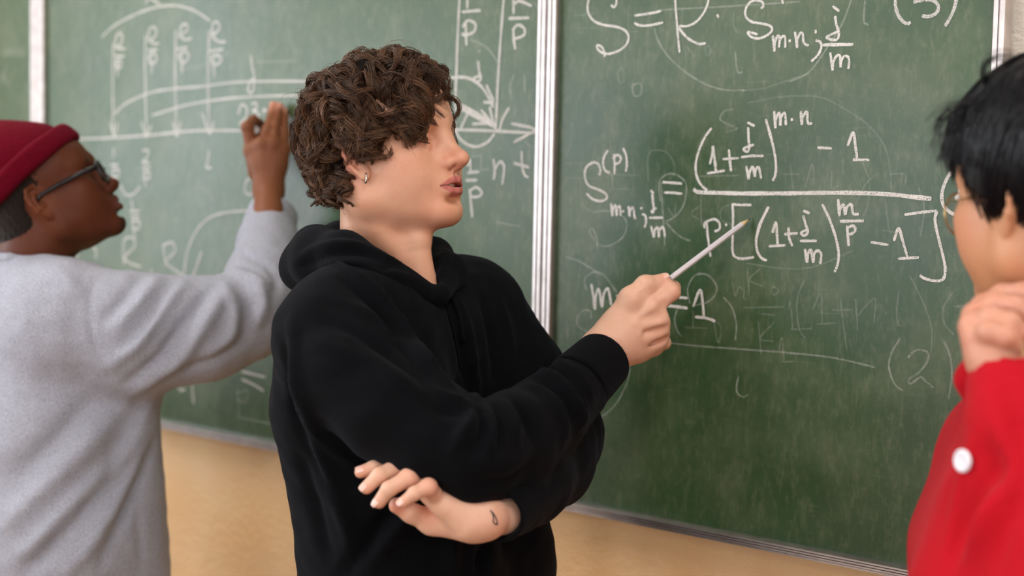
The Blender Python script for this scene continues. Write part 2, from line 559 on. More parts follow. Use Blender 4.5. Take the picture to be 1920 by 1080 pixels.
struct('wall_front', MB().box((RX0 - .2, YW, 0), (RX1 + .2, YW + .2, RZ1)), M['wall'], 'wall behind the chalkboard, ochre plaster below and cream above')
struct('floor', MB().box((RX0 - .2, RY0 - .2, -.1), (RX1 + .2, YW + .2, 0)), M['floor'], 'brown board floor of the classroom')
struct('ceiling', MB().box((RX0 - .2, RY0 - .2, RZ1), (RX1 + .2, YW + .2, RZ1 + .1)), M['ceil'], 'plain white ceiling of the classroom')
wl, wr, wx = MB(), MB(), MB()
edges = sorted((c - w / 2, c + w / 2) for c, w in WIN_R_ADDED)
ys = [RY0] + [e for p in edges for e in p] + [YW]
for i in range(0, len(ys), 2): wx.box((RX1, ys[i], WZ0), (RX1 + .2, ys[i + 1], WZ1))
wx.box((RX1, RY0, 0), (RX1 + .2, YW, WZ0)); wx.box((RX1, RY0, WZ1), (RX1 + .2, YW, RZ1))
struct('wall_right', wx, M['room'], 'cream side wall with two windows added for extra light')
edges = sorted((c - w / 2, c + w / 2) for c, w in WIN_L)
ys = [RY0] + [e for p in edges for e in p] + [YW]
for i in range(0, len(ys), 2): wl.box((RX0 - .2, ys[i], WZ0), (RX0, ys[i + 1], WZ1))
wl.box((RX0 - .2, RY0, 0), (RX0, YW, WZ0)); wl.box((RX0 - .2, RY0, WZ1), (RX0, YW, RZ1))
struct('wall_left', wl, M['room'], 'cream side wall with three tall windows')
edges = sorted((c - w / 2, c + w / 2) for c, w in WIN_B)
xs = [RX0] + [e for p in edges for e in p] + [RX1]
for i in range(0, len(xs), 2): wr.box((xs[i], RY0 - .2, WZ0), (xs[i + 1], RY0, WZ1))
wr.box((RX0, RY0 - .2, 0), (RX1, RY0, WZ0)); wr.box((RX0, RY0 - .2, WZ1), (RX1, RY0, RZ1))
struct('wall_rear', wr, M['room'], 'cream rear wall with three tall windows')
wn = 0
for side, wins in (('L', WIN_L), ('B', WIN_B), ('R', WIN_R_ADDED)):  # the right-wall windows are added for their light
    for c, w in wins:
        wn += 1
        fr = MB()
        def bar(a0, a1, z0, z1):
            if side == 'L': fr.box((RX0 - .11, a0, z0), (RX0 - .05, a1, z1))
            elif side == 'R': fr.box((RX1 + .05, a0, z0), (RX1 + .11, a1, z1))
            else: fr.box((a0, RY0 - .11, z0), (a1, RY0 - .05, z1))
        a0, a1 = c - w / 2, c + w / 2
        for q in (a0, a1 - .06, c - .03): bar(q, q + .06, WZ0, WZ1)
        for q in (WZ0, WZ1 - .06, 2.2): bar(a0, a1, q, q + .06)
        o = fr.build('window_%d' % wn, M['white_paint']); tag(o, kind='structure')
        p = MB()
        if side == 'L': p.box((RX0 - .085, a0, WZ0), (RX0 - .08, a1, WZ1))
        elif side == 'R': p.box((RX1 + .08, a0, WZ0), (RX1 + .085, a1, WZ1))
        else: p.box((a0, RY0 - .085, WZ0), (a1, RY0 - .08, WZ1))
        p.build('pane', M['glass'], o)
LSPOT = ['nearest the board on the window side', 'nearest the board on the far side', 'at the rear on the window side', 'at the rear on the far side']
for (lx, ly), w in zip(LAMPS, LSPOT):
    e = link('ceiling_lamp', None); e.location = (lx, ly, RZ1)
    tag(e, 'white fluorescent ceiling lamp ' + w, 'lamp', 'fluorescent ceiling lamps')
    MB().box((-.13, -.66, -.06), (.13, .66, 0)).build('housing', M['white_paint'], e)
    for s in (-.055, .055):
        MB().tube([(s, -.6, -.085), (s, .6, -.085)], .014, 10).build('tube', M['tube'], e)

# ------------------------------------------------------------------ the chalkboard
ZB = float(on_wall(1058, 955)[2])              # lower edge of the frame
ZT = ZB + 1.03
xa0 = on_wall(64.5, 100)[0]; xa1 = on_wall(76.5, 100)[0]; xa2 = on_wall(88.5, 100)[0]
xb0 = on_wall(1015, 60)[0]; xb1 = on_wall(1032, 60)[0]; xb2 = on_wall(1050.5, 60)[0]
xc0 = on_wall(1865, 60)[0]; xc1 = on_wall(1890, 60)[0]
board = link('chalkboard', None); board.location = ((xa1 + xc1) / 2, YW, ZB)
tag(board, 'wide green three-panel chalkboard in an aluminium frame covered with chalk formulas', 'chalkboard')
BM = Matrix.Translation(Vector(board.location)).inverted()
RB = 0.018                                       # visible height of the bottom rail
def rel(o):
    """keep world coordinates of a mesh built in world space under the board"""
    o.data.transform(BM); return o
def stile_profile(x0, x1):
    w = x1 - x0; y = -.012
    return [(x0, .012), (x0, y + .003), (x0 + w * .08, y), (x0 + w * .42, y), (x0 + w * .46, y + .003), (x0 + w * .54, y + .003),
            (x0 + w * .58, y), (x0 + w * .92, y), (x1, y + .003), (x1, .012)]
def rail_profile(z0, z1):
    h = z1 - z0; p = [(.012, z0), (-.004, z0)]
    for i, y in enumerate((-.010, -.014, -.016, -.018)):
        a = z0 + h * (.06 + i * .24)
        p += [(y + .004, a), (y, a + h * .02), (y, a + h * .16), (y + .004, a + h * .19)]
    p += [(-.012, z1), (.012, z1)]
    return p
panels = {}
for key, x0, s0, s1, x1 in (('far', xa1 - .76, xa1 - .742, xa0, xa1 - .001), ('middle', xa1 + .001, xa2, xb0, xb1 - .0015), ('near', xb1 + .0015, xb2, xc0, xc1)):
    bp = rel(MB().box((x0 + .004, 0, ZB + .004), (x1 - .004, .016, ZT - .004)).build('board_panel', M['board']))
    bp.parent = board
    bp['label'] = {'far': 'narrow green panel at the far end', 'middle': 'wide green middle panel with the payment diagram', 'near': 'narrow green panel with the long fraction'}[key]
    panels[key] = bp
    for a, b in ((x0, s0), (s1, x1)):
        rel(MB().prism(stile_profile(a, b), ZB, ZT, 'z').build('frame_stile', M['alu'], bp))
    for a, b in ((ZB, ZB + RB), (ZT - RB, ZT)):
        rel(MB().prism(rail_profile(a, b), x0, x1, 'x').build('frame_rail', M['alu'], bp))
    rel(MB().box((x0 + .01, .016, ZB + .05), (x1 - .01, YW, ZT - .05)).build('backing_batten', M['alu_dark'], bp))

# chalk strokes, traced in the frame of several close looks: T(x0, y0, scale)(points)
def T(x0, y0, sc, *strokes):
    return [[(x0 + x * sc, y0 + y * sc) for x, y in s] for s in strokes]
def clusters(strokes, gap):
    """strokes that lie close together on the board form one piece of writing"""
    pts = [np.array([on_wall(x, y)[[0, 2]] for x, y in spline(s, 5)]) if len(s) > 1 else np.array([on_wall(*s[0])[[0, 2]]]) for s in strokes]
    lab = list(range(len(strokes)))
    for i in range(len(pts)):
        for j in range(i):
            if lab[i] != lab[j] and np.min(np.sum((pts[i][:, None] - pts[j][None]) ** 2, axis=2)) < gap * gap:
                a, b = lab[i], lab[j]; lab = [b if l == a else l for l in lab]
    out = {}
    for s, l in zip(strokes, lab): out.setdefault(l, []).append(s)
    return list(out.values())
class Labels(list):
    def __setitem__(self, k, v):
        for o in self: o[k] = v
def ribbon(strokes, width, name, mat, parent, seed=1):
    return Labels(ribbon_piece(c, width, name, mat, parent, seed + 20 * i) for i, c in enumerate(clusters(strokes, .022)))
def ribbon_piece(strokes, width, name, mat, parent, seed=1):
    rs = np.random.RandomState(seed); V, F = [], []
    for s in strokes:
        if len(s) == 1: s = [s[0], (s[0][0] + 1.5, s[0][1] + 2.5)]
        p2 = spline(s, 7)
        w = np.array([on_wall(x, y, -.0006) for x, y in p2])
        if len(w) < 2: continue
        t = np.gradient(w, axis=0); t /= np.linalg.norm(t, axis=1)[:, None] + 1e-9
        nrm = np.stack([-t[:, 2], np.zeros(len(t)), t[:, 0]], 1)
        m = len(w)
        wd = width * .5 * (1 + .13 * rs.normal(size=m)); wd = np.convolve(np.pad(wd, 1, 'edge'), [.25, .5, .25], 'valid')
        wd[0] *= .75; wd[-1] *= .75
        n0 = len(V)
        off = -.0002 * rs.rand()
        for i in range(m):
            a, b = w[i] + nrm[i] * wd[i], w[i] - nrm[i] * wd[i]
            a[1] += off - .0004 * i / m; b[1] += off - .0004 * i / m
            V += [a, b]
        F += [(n0 + 2 * i, n0 + 2 * i + 1, n0 + 2 * i + 3, n0 + 2 * i + 2) for i in range(m - 1)]
    o = mesh_obj(name, V, F, mat)
    rel(o); o.parent = parent
    return o

A, B_, C_, D_, E_ = (1060, 0, .22917), (1480, 0, .22917), (1060, 200, .2963), (1400, 180, .33333), (1060, 500, .40625)
near, mid, far = panels['near'], panels['middle'], panels['far']
top = T(*A,
    [(290,-60),(235,-50),(195,-10),(182,60),(195,120),(240,175),(320,205),(420,220),(490,250),(518,300),(500,365),(440,415),(360,440),(300,430),(262,395),(265,370),(300,385),(320,430),(325,465)],
    [(375,40),(395,58),(415,40),(420,0),(425,-60)],
    [(565,128),(640,118),(720,105),(785,90)], [(565,188),(610,208),(690,208),(800,185)],
    [(897,-60),(905,80),(915,200),(925,320),(937,430)], [(1180,-60),(1165,30),(1130,110),(1070,180),(1000,213),(930,213)],
    [(925,225),(970,280),(1020,325),(1090,358),(1150,355)], [(1242,118),(1255,145)],
    [(1600,70),(1620,50),(1610,15),(1560,3),(1510,20),(1475,80),(1480,140),(1530,180),(1620,195),(1680,215),(1690,250),(1650,290),(1580,315),(1520,300),(1495,265),(1530,268),(1575,285)],
    [(1770,-40),(1782,32)],
    [(1697,290),(1705,360),(1712,420),(1712,370),(1730,305),(1752,300),(1750,390),(1757,330),(1780,297),(1800,310),(1800,390)], [(1835,322),(1840,345)])
top += T(*B_,
    [(45,260),(55,320),(65,390),(65,330),(90,272),(112,280),(120,350),(160,375)],
    [(215,245),(218,275)], [(215,330),(255,345),(262,390),(235,450),(180,505)],
    [(355,50),(410,92)], [(375,130),(385,200),(405,260),(400,310),(370,328),(305,308),(350,280),(405,255)],
    [(275,365),(400,362),(525,362)], [(275,371),(400,369),(520,367)],
    [(335,430),(345,500),(355,575),(358,520),(385,460),(415,460),(420,550),(425,500),(450,460),(485,470),(490,520),(485,565)])
ribbon(top, .0036, 'chalk_formula', M['chalk'], near, 1)['label'] = 'top line of white chalk formula'
num3 = T(*B_, [(872,-50),(868,40),(890,120),(930,175),(965,193),(995,182)],
    [(1015,18),(1080,3),(1110,-20)], [(1110,0),(1160,0),(1200,20),(1222,60),(1200,110),(1140,135),(1085,130)], [(1372,-40),(1355,50),(1320,140),(1275,215)])
ribbon(num3, .0046, 'chalk_formula', M['chalk_soft'], near, 2)['label'] = 'bracketed equation number in the upper corner'
main = T(*C_,
    [(215,435),(222,400),(205,360),(170,355),(130,390),(125,450),(150,500),(210,525),(255,550),(262,580),(225,598),(175,585),(135,550)],
    [(270,275),(245,320),(240,370),(255,405),(280,418)], [(308,300),(312,360),(312,430)], [(300,330),(330,305),(352,325),(340,355),(310,365)],
    [(365,262),(385,310),(390,370),(383,412)],
    [(290,610),(298,690),(301,650),(318,625),(325,690),(328,650),(345,630),(352,690)], [(365,655),(368,668)],
    [(400,630),(408,695),(409,660),(430,640),(440,700),(450,702)], [(480,635),(482,650)], [(485,680),(507,690),(512,730),(502,765)],
    [(540,530),(560,550)], [(550,550),(555,600),(560,650),(555,670),(548,660),(578,640)], [(530,703),(620,703)],
    [(543,755),(560,823),(565,785),(585,765),(592,825),(598,780),(620,765),(632,825)],
    [(615,478),(680,482),(740,487)], [(625,543),(680,545),(740,552)],
    [(925,135),(880,200),(845,280),(825,370),(832,440),(860,495),(900,530)],
    [(915,365),(930,300),(935,250),(945,330),(955,410)], [(898,422),(1010,405)],
    [(1035,270),(1042,340),(1050,410)], [(995,332),(1100,325)],
    [(1153,100),(1200,123)], [(1157,130),(1160,200),(1165,260),(1150,285),(1130,265),(1195,240)], [(1112,320),(1180,312),(1255,312)],
    [(1145,375),(1160,455),(1165,420),(1185,380),(1200,440),(1205,400),(1225,385),(1240,455)],
    [(1268,78),(1295,170),(1320,270),(1333,360),(1330,430),(1313,470)],
    [(895,730),(900,800),(910,880),(920,950)], [(880,770),(885,735),(940,712),(975,735),(975,775),(945,790)], [(1015,740),(1020,755)],
    [(1178,622),(1110,622),(1062,618)], [(1058,612),(1062,700),(1060,800),(1060,920),(1085,955),(1130,962),(1195,952)],
    [(1285,632),(1245,720),(1210,830),(1215,910),(1240,955),(1275,972)])
main += T(*D_,
    [(155,85),(162,180),(165,130),(185,95),(190,165),(195,120),(215,95),(222,165)], [(253,125),(257,140)], [(305,85),(310,160),(315,120),(340,90),(345,150),(370,155)],
    [(398,290),(480,295)], [(568,280),(600,205),(612,280),(622,350)], [(598,358),(692,360)],
    [(125,625),(80,710),(55,800),(60,870),(85,912),(115,925)],
    [(145,770),(165,710),(172,790),(175,835)], [(125,845),(220,840)], [(235,740),(240,800),(258,845)], [(212,778),(288,772)],
    [(318,645),(355,660)], [(318,672),(335,730),(345,765),(325,785),(308,768),(350,748)], [(300,815),(395,815)],
    [(328,860),(340,935),(345,890),(362,865),(375,935),(380,890),(400,870),(420,890),(415,945)],
    [(425,608),(465,690),(500,790),(518,880),(512,950),(495,990)],
    [(515,580),(522,670),(525,640),(545,610),(555,665),(565,625),(590,610),(600,660),(632,665)], [(525,705),(660,702)],
    [(565,730),(570,790),(575,845)], [(570,740),(600,730),(612,755),(590,775),(570,778)],
    [(698,822),(798,838)], [(828,815),(855,745),(880,820),(905,905)], [(850,915),(970,908)],
    [(888,668),(980,655),(1070,645)], [(1070,645),(1060,700),(1080,800),(1105,900),(1118,980),(1105,1030),(1060,1040),(1000,1025),(975,1008)])
ribbon(main, .0038, 'chalk_formula', M['chalk'], near, 3)['label'] = 'long chalk fraction the pencil points at'
bar_ = T(*C_, [(812,520),(840,540),(960,545),(1130,550),(1250,549)]) + T(*D_, [(-60,547),(200,548),(400,545),(600,545),(800,553),(940,568),(1040,578)])
ribbon(bar_, .0058, 'chalk_formula', M['chalk'], near, 4)['label'] = 'thick chalk bar of the fraction'
num4 = T(*D_, [(1178,392),(1130,460),(1100,540),(1105,610),(1140,650),(1170,668)], [(1205,485),(1200,540),(1180,575),(1230,580),(1265,575)], [(1270,555),(1265,600),(1275,645)], [(1245,770),(1280,735)])
ribbon(num4, .0046, 'chalk_formula', M['chalk'], near, 5)['label'] = 'bracketed equation number beside the fraction'
m1 = T(*E_, [(120,80),(130,140),(137,195),(140,140),(155,105),(170,185),(177,130),(195,100),(205,130),(212,178)], [(235,135),(290,137)],
    [(480,140),(520,141),(565,145)], [(455,178),(520,185),(565,192)], [(590,185),(622,108),(635,170),(640,230)], [(598,232),(650,237),(692,252)])
ribbon(m1, .0044, 'chalk_formula', M['chalk'], near, 6)['label'] = 'short chalk equation behind the pointing hand'
gh = T(*E_,
    [(480,352),(600,365),(800,380),(1000,395),(1200,415),(1330,440),(1430,465)], [(800,505),(790,560),(800,590),(825,600),(845,590)],
    [(1545,330),(1505,400),(1495,470),(1520,540),(1560,575)], [(1580,420),(1620,385),(1670,395),(1670,440),(1630,490),(1585,520),(1595,540),(1640,510),(1665,530),(1700,558)],
    [(1745,340),(1775,410),(1785,500),(1770,610)], [(300,450),(290,520),(260,590),(220,650),(150,705),(80,745)],
    [(575,170),(565,100),(600,40),(660,40),(700,100),(670,155),(600,180)], [(730,140),(770,190),(790,270),(785,340)], [(520,190),(505,240),(515,290),(535,320)],
    [(120,240),(115,205),(80,205),(55,240),(65,280),(110,300)], [(100,110),(90,60),(130,25),(180,40),(240,120)])
gh += T(*C_,
    [(600,600),(595,480),(640,430),(700,430),(760,480),(765,560),(740,640),(690,700),(640,725)], [(635,730),(690,790),(740,830),(795,848)], [(605,480),(620,700),(632,885)],
    [(170,670),(280,660),(370,700),(390,760),(360,830),(280,880),(210,870),(160,800),(170,770),(200,830),(205,900)],
    [(0,950),(80,975),(160,1020),(230,1070)], [(300,510),(295,440),(280,400)])
gh += T(*A, [(730,230),(760,330),(850,470),(1000,600),(1150,690),(1300,735),(1480,740)], [(1390,420),(1405,560),(1420,598),(1450,590)],
    [(760,85),(1000,70),(1300,55),(1920,15)], [(555,690),(620,690),(620,770),(575,785),(550,740),(555,690)])
gh += T(*B_, [(0,670),(150,600),(250,480),(420,220),(480,80),(510,0)], [(620,0),(610,170),(650,205)])
ribbon(gh, .0030, 'wiped_chalk', M['ghost'], near, 7)['label'] = 'half-wiped older writing'
gh2 = T(*E_, [(770,70),(785,135),(800,95),(825,110),(825,145),(850,150)], [(840,5),(850,130)], [(905,5),(850,60),(910,90)], [(960,90),(985,110),(965,130),(950,110),(960,90)],
    [(820,190),(1010,185)], [(890,215),(970,225)], [(1105,60),(1075,130),(1070,220),(1085,300),(1110,330)], [(1140,200),(1180,120),(1185,200),(1185,265)], [(1160,265),(1250,260)],
    [(1030,200),(1040,160),(1050,290)], [(1040,290),(1140,285)], [(890,250),(905,410)], [(965,255),(900,330),(960,345)], [(985,390),(1000,330),(1010,445)], [(1000,440),(1055,437)],
    [(1270,150),(1285,280),(1300,380)], [(1230,200),(1320,200)], [(1340,150),(1350,295)], [(1345,230),(1390,180),(1430,150),(1425,260)], [(1478,210),(1484,216)], [(1540,110),(1530,200),(1535,260),(1555,275)],
    [(1590,40),(1650,160),(1690,280),(1690,400)], [(1790,115),(1745,190),(1750,260),(1795,315)], [(1790,185),(1860,180)], [(5,250),(15,360)], [(590,200),(590,290)], [(550,280),(660,285)], [(680,230),(705,350),(720,280),(690,250)])
gh2 += T(*C_, [(525,480),(525,310),(570,275),(640,290),(685,350),(690,420),(660,460)], [(0,360),(130,358)], [(0,450),(210,455)], [(290,430),(470,435)], [(285,520),(430,522)],
    [(280,660),(140,650),(100,580),(100,470),(150,400),(230,380),(290,440)], [(1065,20),(1010,30),(980,80),(1040,120),(1090,140),(1015,160)], [(45,160),(30,260),(0,320)], [(40,550),(38,780)],
    [(1040,620),(985,650),(990,720),(1040,740),(1090,770)], [(820,440),(1110,436)], [(860,560),(862,760)], [(860,620),(800,680),(900,740)], [(700,600),(690,730)], [(650,640),(685,700)])
gh2 += T(*D_, [(0,40),(200,5),(400,5),(530,60),(680,160),(770,270),(805,390),(815,540)], [(245,385),(262,520)], [(205,440),(300,440)], [(330,520),(370,380),(380,500)], [(480,420),(480,520),(520,500)],
    [(650,370),(690,480),(685,600),(650,690)], [(730,435),(660,510),(610,620)], [(780,580),(800,750)], [(760,755),(850,770)], [(965,510),(1000,620),(980,790)], [(800,440),(890,440),(895,490)], [(0,940),(200,970),(380,960),(600,870)], [(540,350),(540,440)])
gh2 += T(*A, [(1380,100),(1375,200),(1410,270)], [(60,130),(255,110)], [(90,235),(280,225)], [(175,110),(175,230)], [(430,580),(470,560),(480,660),(440,670),(430,580)], [(1140,390),(1180,375),(1190,420),(1160,455),(1140,390)], [(990,480),(985,380),(1060,465)],
    [(1380,890),(1300,910),(1270,980),(1400,1040)], [(520,100),(525,250),(600,255)])
gh2 += T(*A, [(1480,740),(1650,715),(1920,625)])
ribbon(gh2, .0026, 'wiped_chalk', M['ghost2'], near, 8)['label'] = 'faint wiped traces of older writing'

R2 = (820, 0, .40747)
dg = T(*R2,
    [(103,-10),(95,150),(88,355),(80,620)], [(306,-10),(290,200),(278,400),(270,600)],
    [(140,-10),(138,42)], [(112,55),(200,48)], [(130,100),(135,210)], [(115,125),(140,95),(175,110),(170,145),(140,160),(112,158)],
    [(350,-10),(352,65)], [(352,20),(380,5),(435,28)], [(328,85),(425,82)], [(350,130),(352,180),(360,228)], [(345,140),(370,115),(400,130),(400,160),(370,175),(350,178)],
    [(192,233),(194,237)], [(187,280),(195,340),(200,365),(180,378),(168,362),(205,345)],
    [(60,360),(100,355),(150,362),(200,395),(235,445),(258,495)], [(225,390),(260,465)], [(212,470),(262,472)],
    [(105,478),(180,520),(272,578)], [(105,490),(175,530),(268,580)], [(110,502),(180,540),(262,584)], [(200,505),(250,560)], [(160,570),(235,568)], [(150,500),(105,600)], [(240,490),(262,580)],
    [(330,495),(300,550),(282,605),(262,580)], [(20,595),(95,597),(200,600),(300,605),(450,612)], [(340,568),(440,590),(442,605),(352,655)],
    [(85,600),(95,625),(130,660),(180,675),(230,655),(265,615)],
    [(138,765),(150,735),(155,790)], [(138,795),(195,790)], [(130,830),(185,828)], [(150,870),(155,930),(162,1000)], [(145,880),(180,862),(205,885),(190,905),(155,905)],
    [(258,730),(265,790),(260,828)], [(264,780),(290,745),(308,770),(300,850)], [(388,695),(390,750),(400,800),(420,818)], [(352,750),(425,770)])
ribbon(dg, .0050, 'chalk_diagram', M['chalk_soft'], mid, 9)['label'] = 'chalk arrows meeting on the axis beside the curly-haired head'
R1 = (0, 0, .2963)
dl = T(*R1,
    [(718,270),(715,500),(718,860)], [(920,220),(920,500),(930,870)], [(1112,190),(1110,500),(1120,870)], [(1325,190),(1318,500),(1325,850)],
    [(695,770),(725,860),(745,770)], [(895,770),(930,865),(960,790)], [(1095,770),(1120,860),(1145,770)], [(1280,715),(1325,845),(1355,770)],
    [(730,300),(735,240),(755,205),(775,235),(765,280),(740,305),(795,310)], [(725,355),(790,355)], [(735,430),(735,385),(765,385),(765,425),(735,430)], [(742,385),(745,485)],
    [(935,260),(945,190),(970,170),(990,190),(985,230),(950,255),(975,275),(1010,275)], [(935,318),(1000,315)], [(945,385),(945,345),(985,345),(990,385),(960,405),(945,385)], [(955,350),(962,465)],
    [(1130,240),(1150,165),(1180,155),(1185,190),(1145,225),(1175,250),(1215,242)], [(1115,310),(1190,300)], [(1135,375),(1135,345),(1175,325),(1195,355),(1170,395),(1135,375)], [(1145,330),(1155,465)],
    [(1345,230),(1345,155),(1375,140),(1390,180),(1350,230),(1385,262),(1430,265)], [(1325,325),(1415,310)], [(1340,390),(1345,355),(1390,352),(1400,385),(1370,410),(1340,390)], [(1345,360),(1360,490)],
    [(465,880),(700,872),(950,855),(1200,830),(1400,825),(1890,835),(2300,830)],
    [(1588,350),(1595,420),(1610,490),(1605,560),(1590,590),(1570,565),(1590,510),(1615,495)],
    [(1505,725),(1530,665),(1560,680),(1560,740),(1520,785),(1570,775)], [(1590,660),(1620,650),(1625,690),(1600,700),(1640,720),(1630,750)], [(1660,700),(1690,700)], [(1675,680),(1675,720)])
R3 = (120, 260, .5556)
dl += T(*R3, [(168,30),(168,65)], [(158,90),(184,88)], [(163,105),(185,105),(182,130),(165,128)], [(166,100),(170,180)],
    [(265,40),(285,40),(280,65),(265,80),(290,82)], [(262,98),(292,98)], [(268,112),(290,115),(287,135),(268,132)], [(270,110),(278,165)], [(190,155),(205,185),(230,190),(260,160)],
    [(228,205),(232,240)], [(222,245),(255,245)], [(225,262),(255,262)], [(228,275),(255,280),(250,305),(230,300)], [(230,275),(240,340)], [(490,40),(485,80),(480,95),(500,100)], [(565,85),(567,87)], [(598,78),(600,80)],
    [(638,128),(615,145),(612,180),(635,185),(642,130),(642,205)], [(145,150),(135,180)], [(135,215),(155,218)], [(135,240),(158,240)], [(145,215),(150,320)],
    [(45,405),(50,370),(80,355),(108,375),(108,405)], [(203,425),(200,380),(205,340),(232,335),(238,365),(205,400),(225,420),(260,432)], [(335,355),(345,430)], [(335,360),(365,350),(375,380),(345,415),(370,440),(405,460)],
    [(405,460),(420,370),(460,295),(520,255),(640,240)], [(465,378),(435,470)], [(600,785),(640,795),(680,805)], [(600,812),(640,830),(675,852)], [(430,800),(438,895)], [(385,835),(395,850),(410,845)], [(295,440),(300,470)])
ribbon(dl, .0050, 'chalk_diagram', M['chalk_soft'], mid, 10)['label'] = 'chalk timeline with four downward arrows'
ga = T(*R1, [(645,235),(720,165),(850,95),(980,48),(1100,35),(1200,55),(1270,90),(1335,135)], [(925,30),(930,0),(960,-5),(1015,30)],
    [(725,720),(790,660),(900,605),(1000,575),(1120,560),(1300,545),(1500,520),(1890,515),(2200,540)], [(960,730),(1060,700),(1180,665),(1350,635),(1550,615),(1890,605),(2200,620)])
ribbon(ga, .0046, 'chalk_diagram', M['chalk_soft'], mid, 11)['label'] = 'curved chalk lines over the arrows'
gm = T(*R1, [(1600,395),(1890,385)], [(1130,440),(1300,410),(1460,330)], [(1890,515),(2000,500)]) + T(*R3, [(545,745),(575,750),(590,715)], [(590,940),(660,955),(745,970)], [(510,285),(600,280)], [(515,305),(590,300)], [(440,165),(490,180),(510,220)], [(580,860),(620,850),(610,890),(580,880)], [(585,830),(592,940)], [(660,640),(690,710),(720,730)])
gm += T(*R2, [(268,1022),(380,1042)], [(355,345),(335,400),(345,455)], [(400,340),(405,430)], [(150,180),(230,220),(290,300)], [(445,10),(465,45)], [(160,720),(210,715)], [(200,720),(205,780),(240,775)], [(400,650),(445,680)])
ribbon(gm, .0036, 'wiped_chalk', M['ghost'], mid, 12)['label'] = 'half-wiped traces on the middle panel'
gf = T(*R1, [(0,310),(30,350),(45,310),(65,350),(85,310),(100,350),(120,300),(140,350),(165,330)], [(40,400),(20,520),(10,460),(50,540)], [(-30,400),(-20,520)], [(190,20),(205,90)], [(165,520),(170,600)])
ribbon(gf, .0050, 'wiped_chalk', M['ghost'], far, 13)['label'] = 'smudged words on the far panel'

# ------------------------------------------------------------------ people: shared builders
def cam_dir(r, u, d):
    v = RIGHT * r + UP * u + FWD * d
    return v / np.linalg.norm(v)

def head_frame(fwd, up, origin, s=1.0):
    f = np.asarray(fwd, float); f /= np.linalg.norm(f)
    l = np.cross(up, f); l /= np.linalg.norm(l)
    u = np.cross(f, l)
    R = np.stack([f, l, u], 1)
    return R * s, np.asarray(origin, float)

def to_world(Mh, V): return V @ Mh[0].T + Mh[1]
def to_local(Mh, V): return (np.asarray(V, float) - Mh[1]) @ np.linalg.inv(Mh[0]).T

def ear_prims(F, s, tilt=.42, base=(-.006, .0705, .002), slant=.16, sc=1.0):
    eu = np.array([math.cos(tilt), -s * math.sin(tilt), 0]); ev = np.array([-slant, 0, 1.0])
    ev -= eu * eu.dot(ev); ev /= np.linalg.norm(ev)
    en = np.cross(eu, ev) * (-s) ; en = en if en[1] * s > 0 else -en
    c = np.array([base[0], s * base[1], base[2]]) + en * .004
    q = lambda u, v, w=0: c + eu * u * sc + ev * v * sc + en * w
    R = np.stack([eu, ev, en])
    F.ell(q(-.002, .003, -.005), (.014, .026, .0035), .004, rot=R)
    F.ell(q(.006, 0, -.010), (.010, .022, .009), .006, rot=R)
    F.ell(q(-.003, .004, -.001), (.0155, .0265, .0028), .004, rot=R)
    F.ell(q(.002, .001, .003), (.0085, .0135, .0065), .003, op='s', rot=R)
    F.chain([q(.004, .002, -.002), q(.012, .010, .001), (q(.012, .022, .002)), q(.001, .0305, .003), q(-.012, .028, .004), q(-.0185, .016, .0045), q(-.0175, .002, .004), q(-.0125, -.012, .003), q(-.005, -.022, .001)],
            [.0026, .003, .0032, .0034, .0034, .0032, .003, .0028, .003], .0028)
    F.chain([q(.002, .021, .001), q(-.006, .013, .002), q(-.0085, .002, .002), q(-.006, -.009, .002), q(.001, -.0135, .001)], [.002, .0026, .0028, .0026, .0026], .003)
    F.ell(q(.002, -.0235, -.001), (.0078, .0095, .0042), .005, rot=R)
    F.ell(q(.0115, -.001, -.001), (.0045, .006, .005), .004, rot=R)
    return q

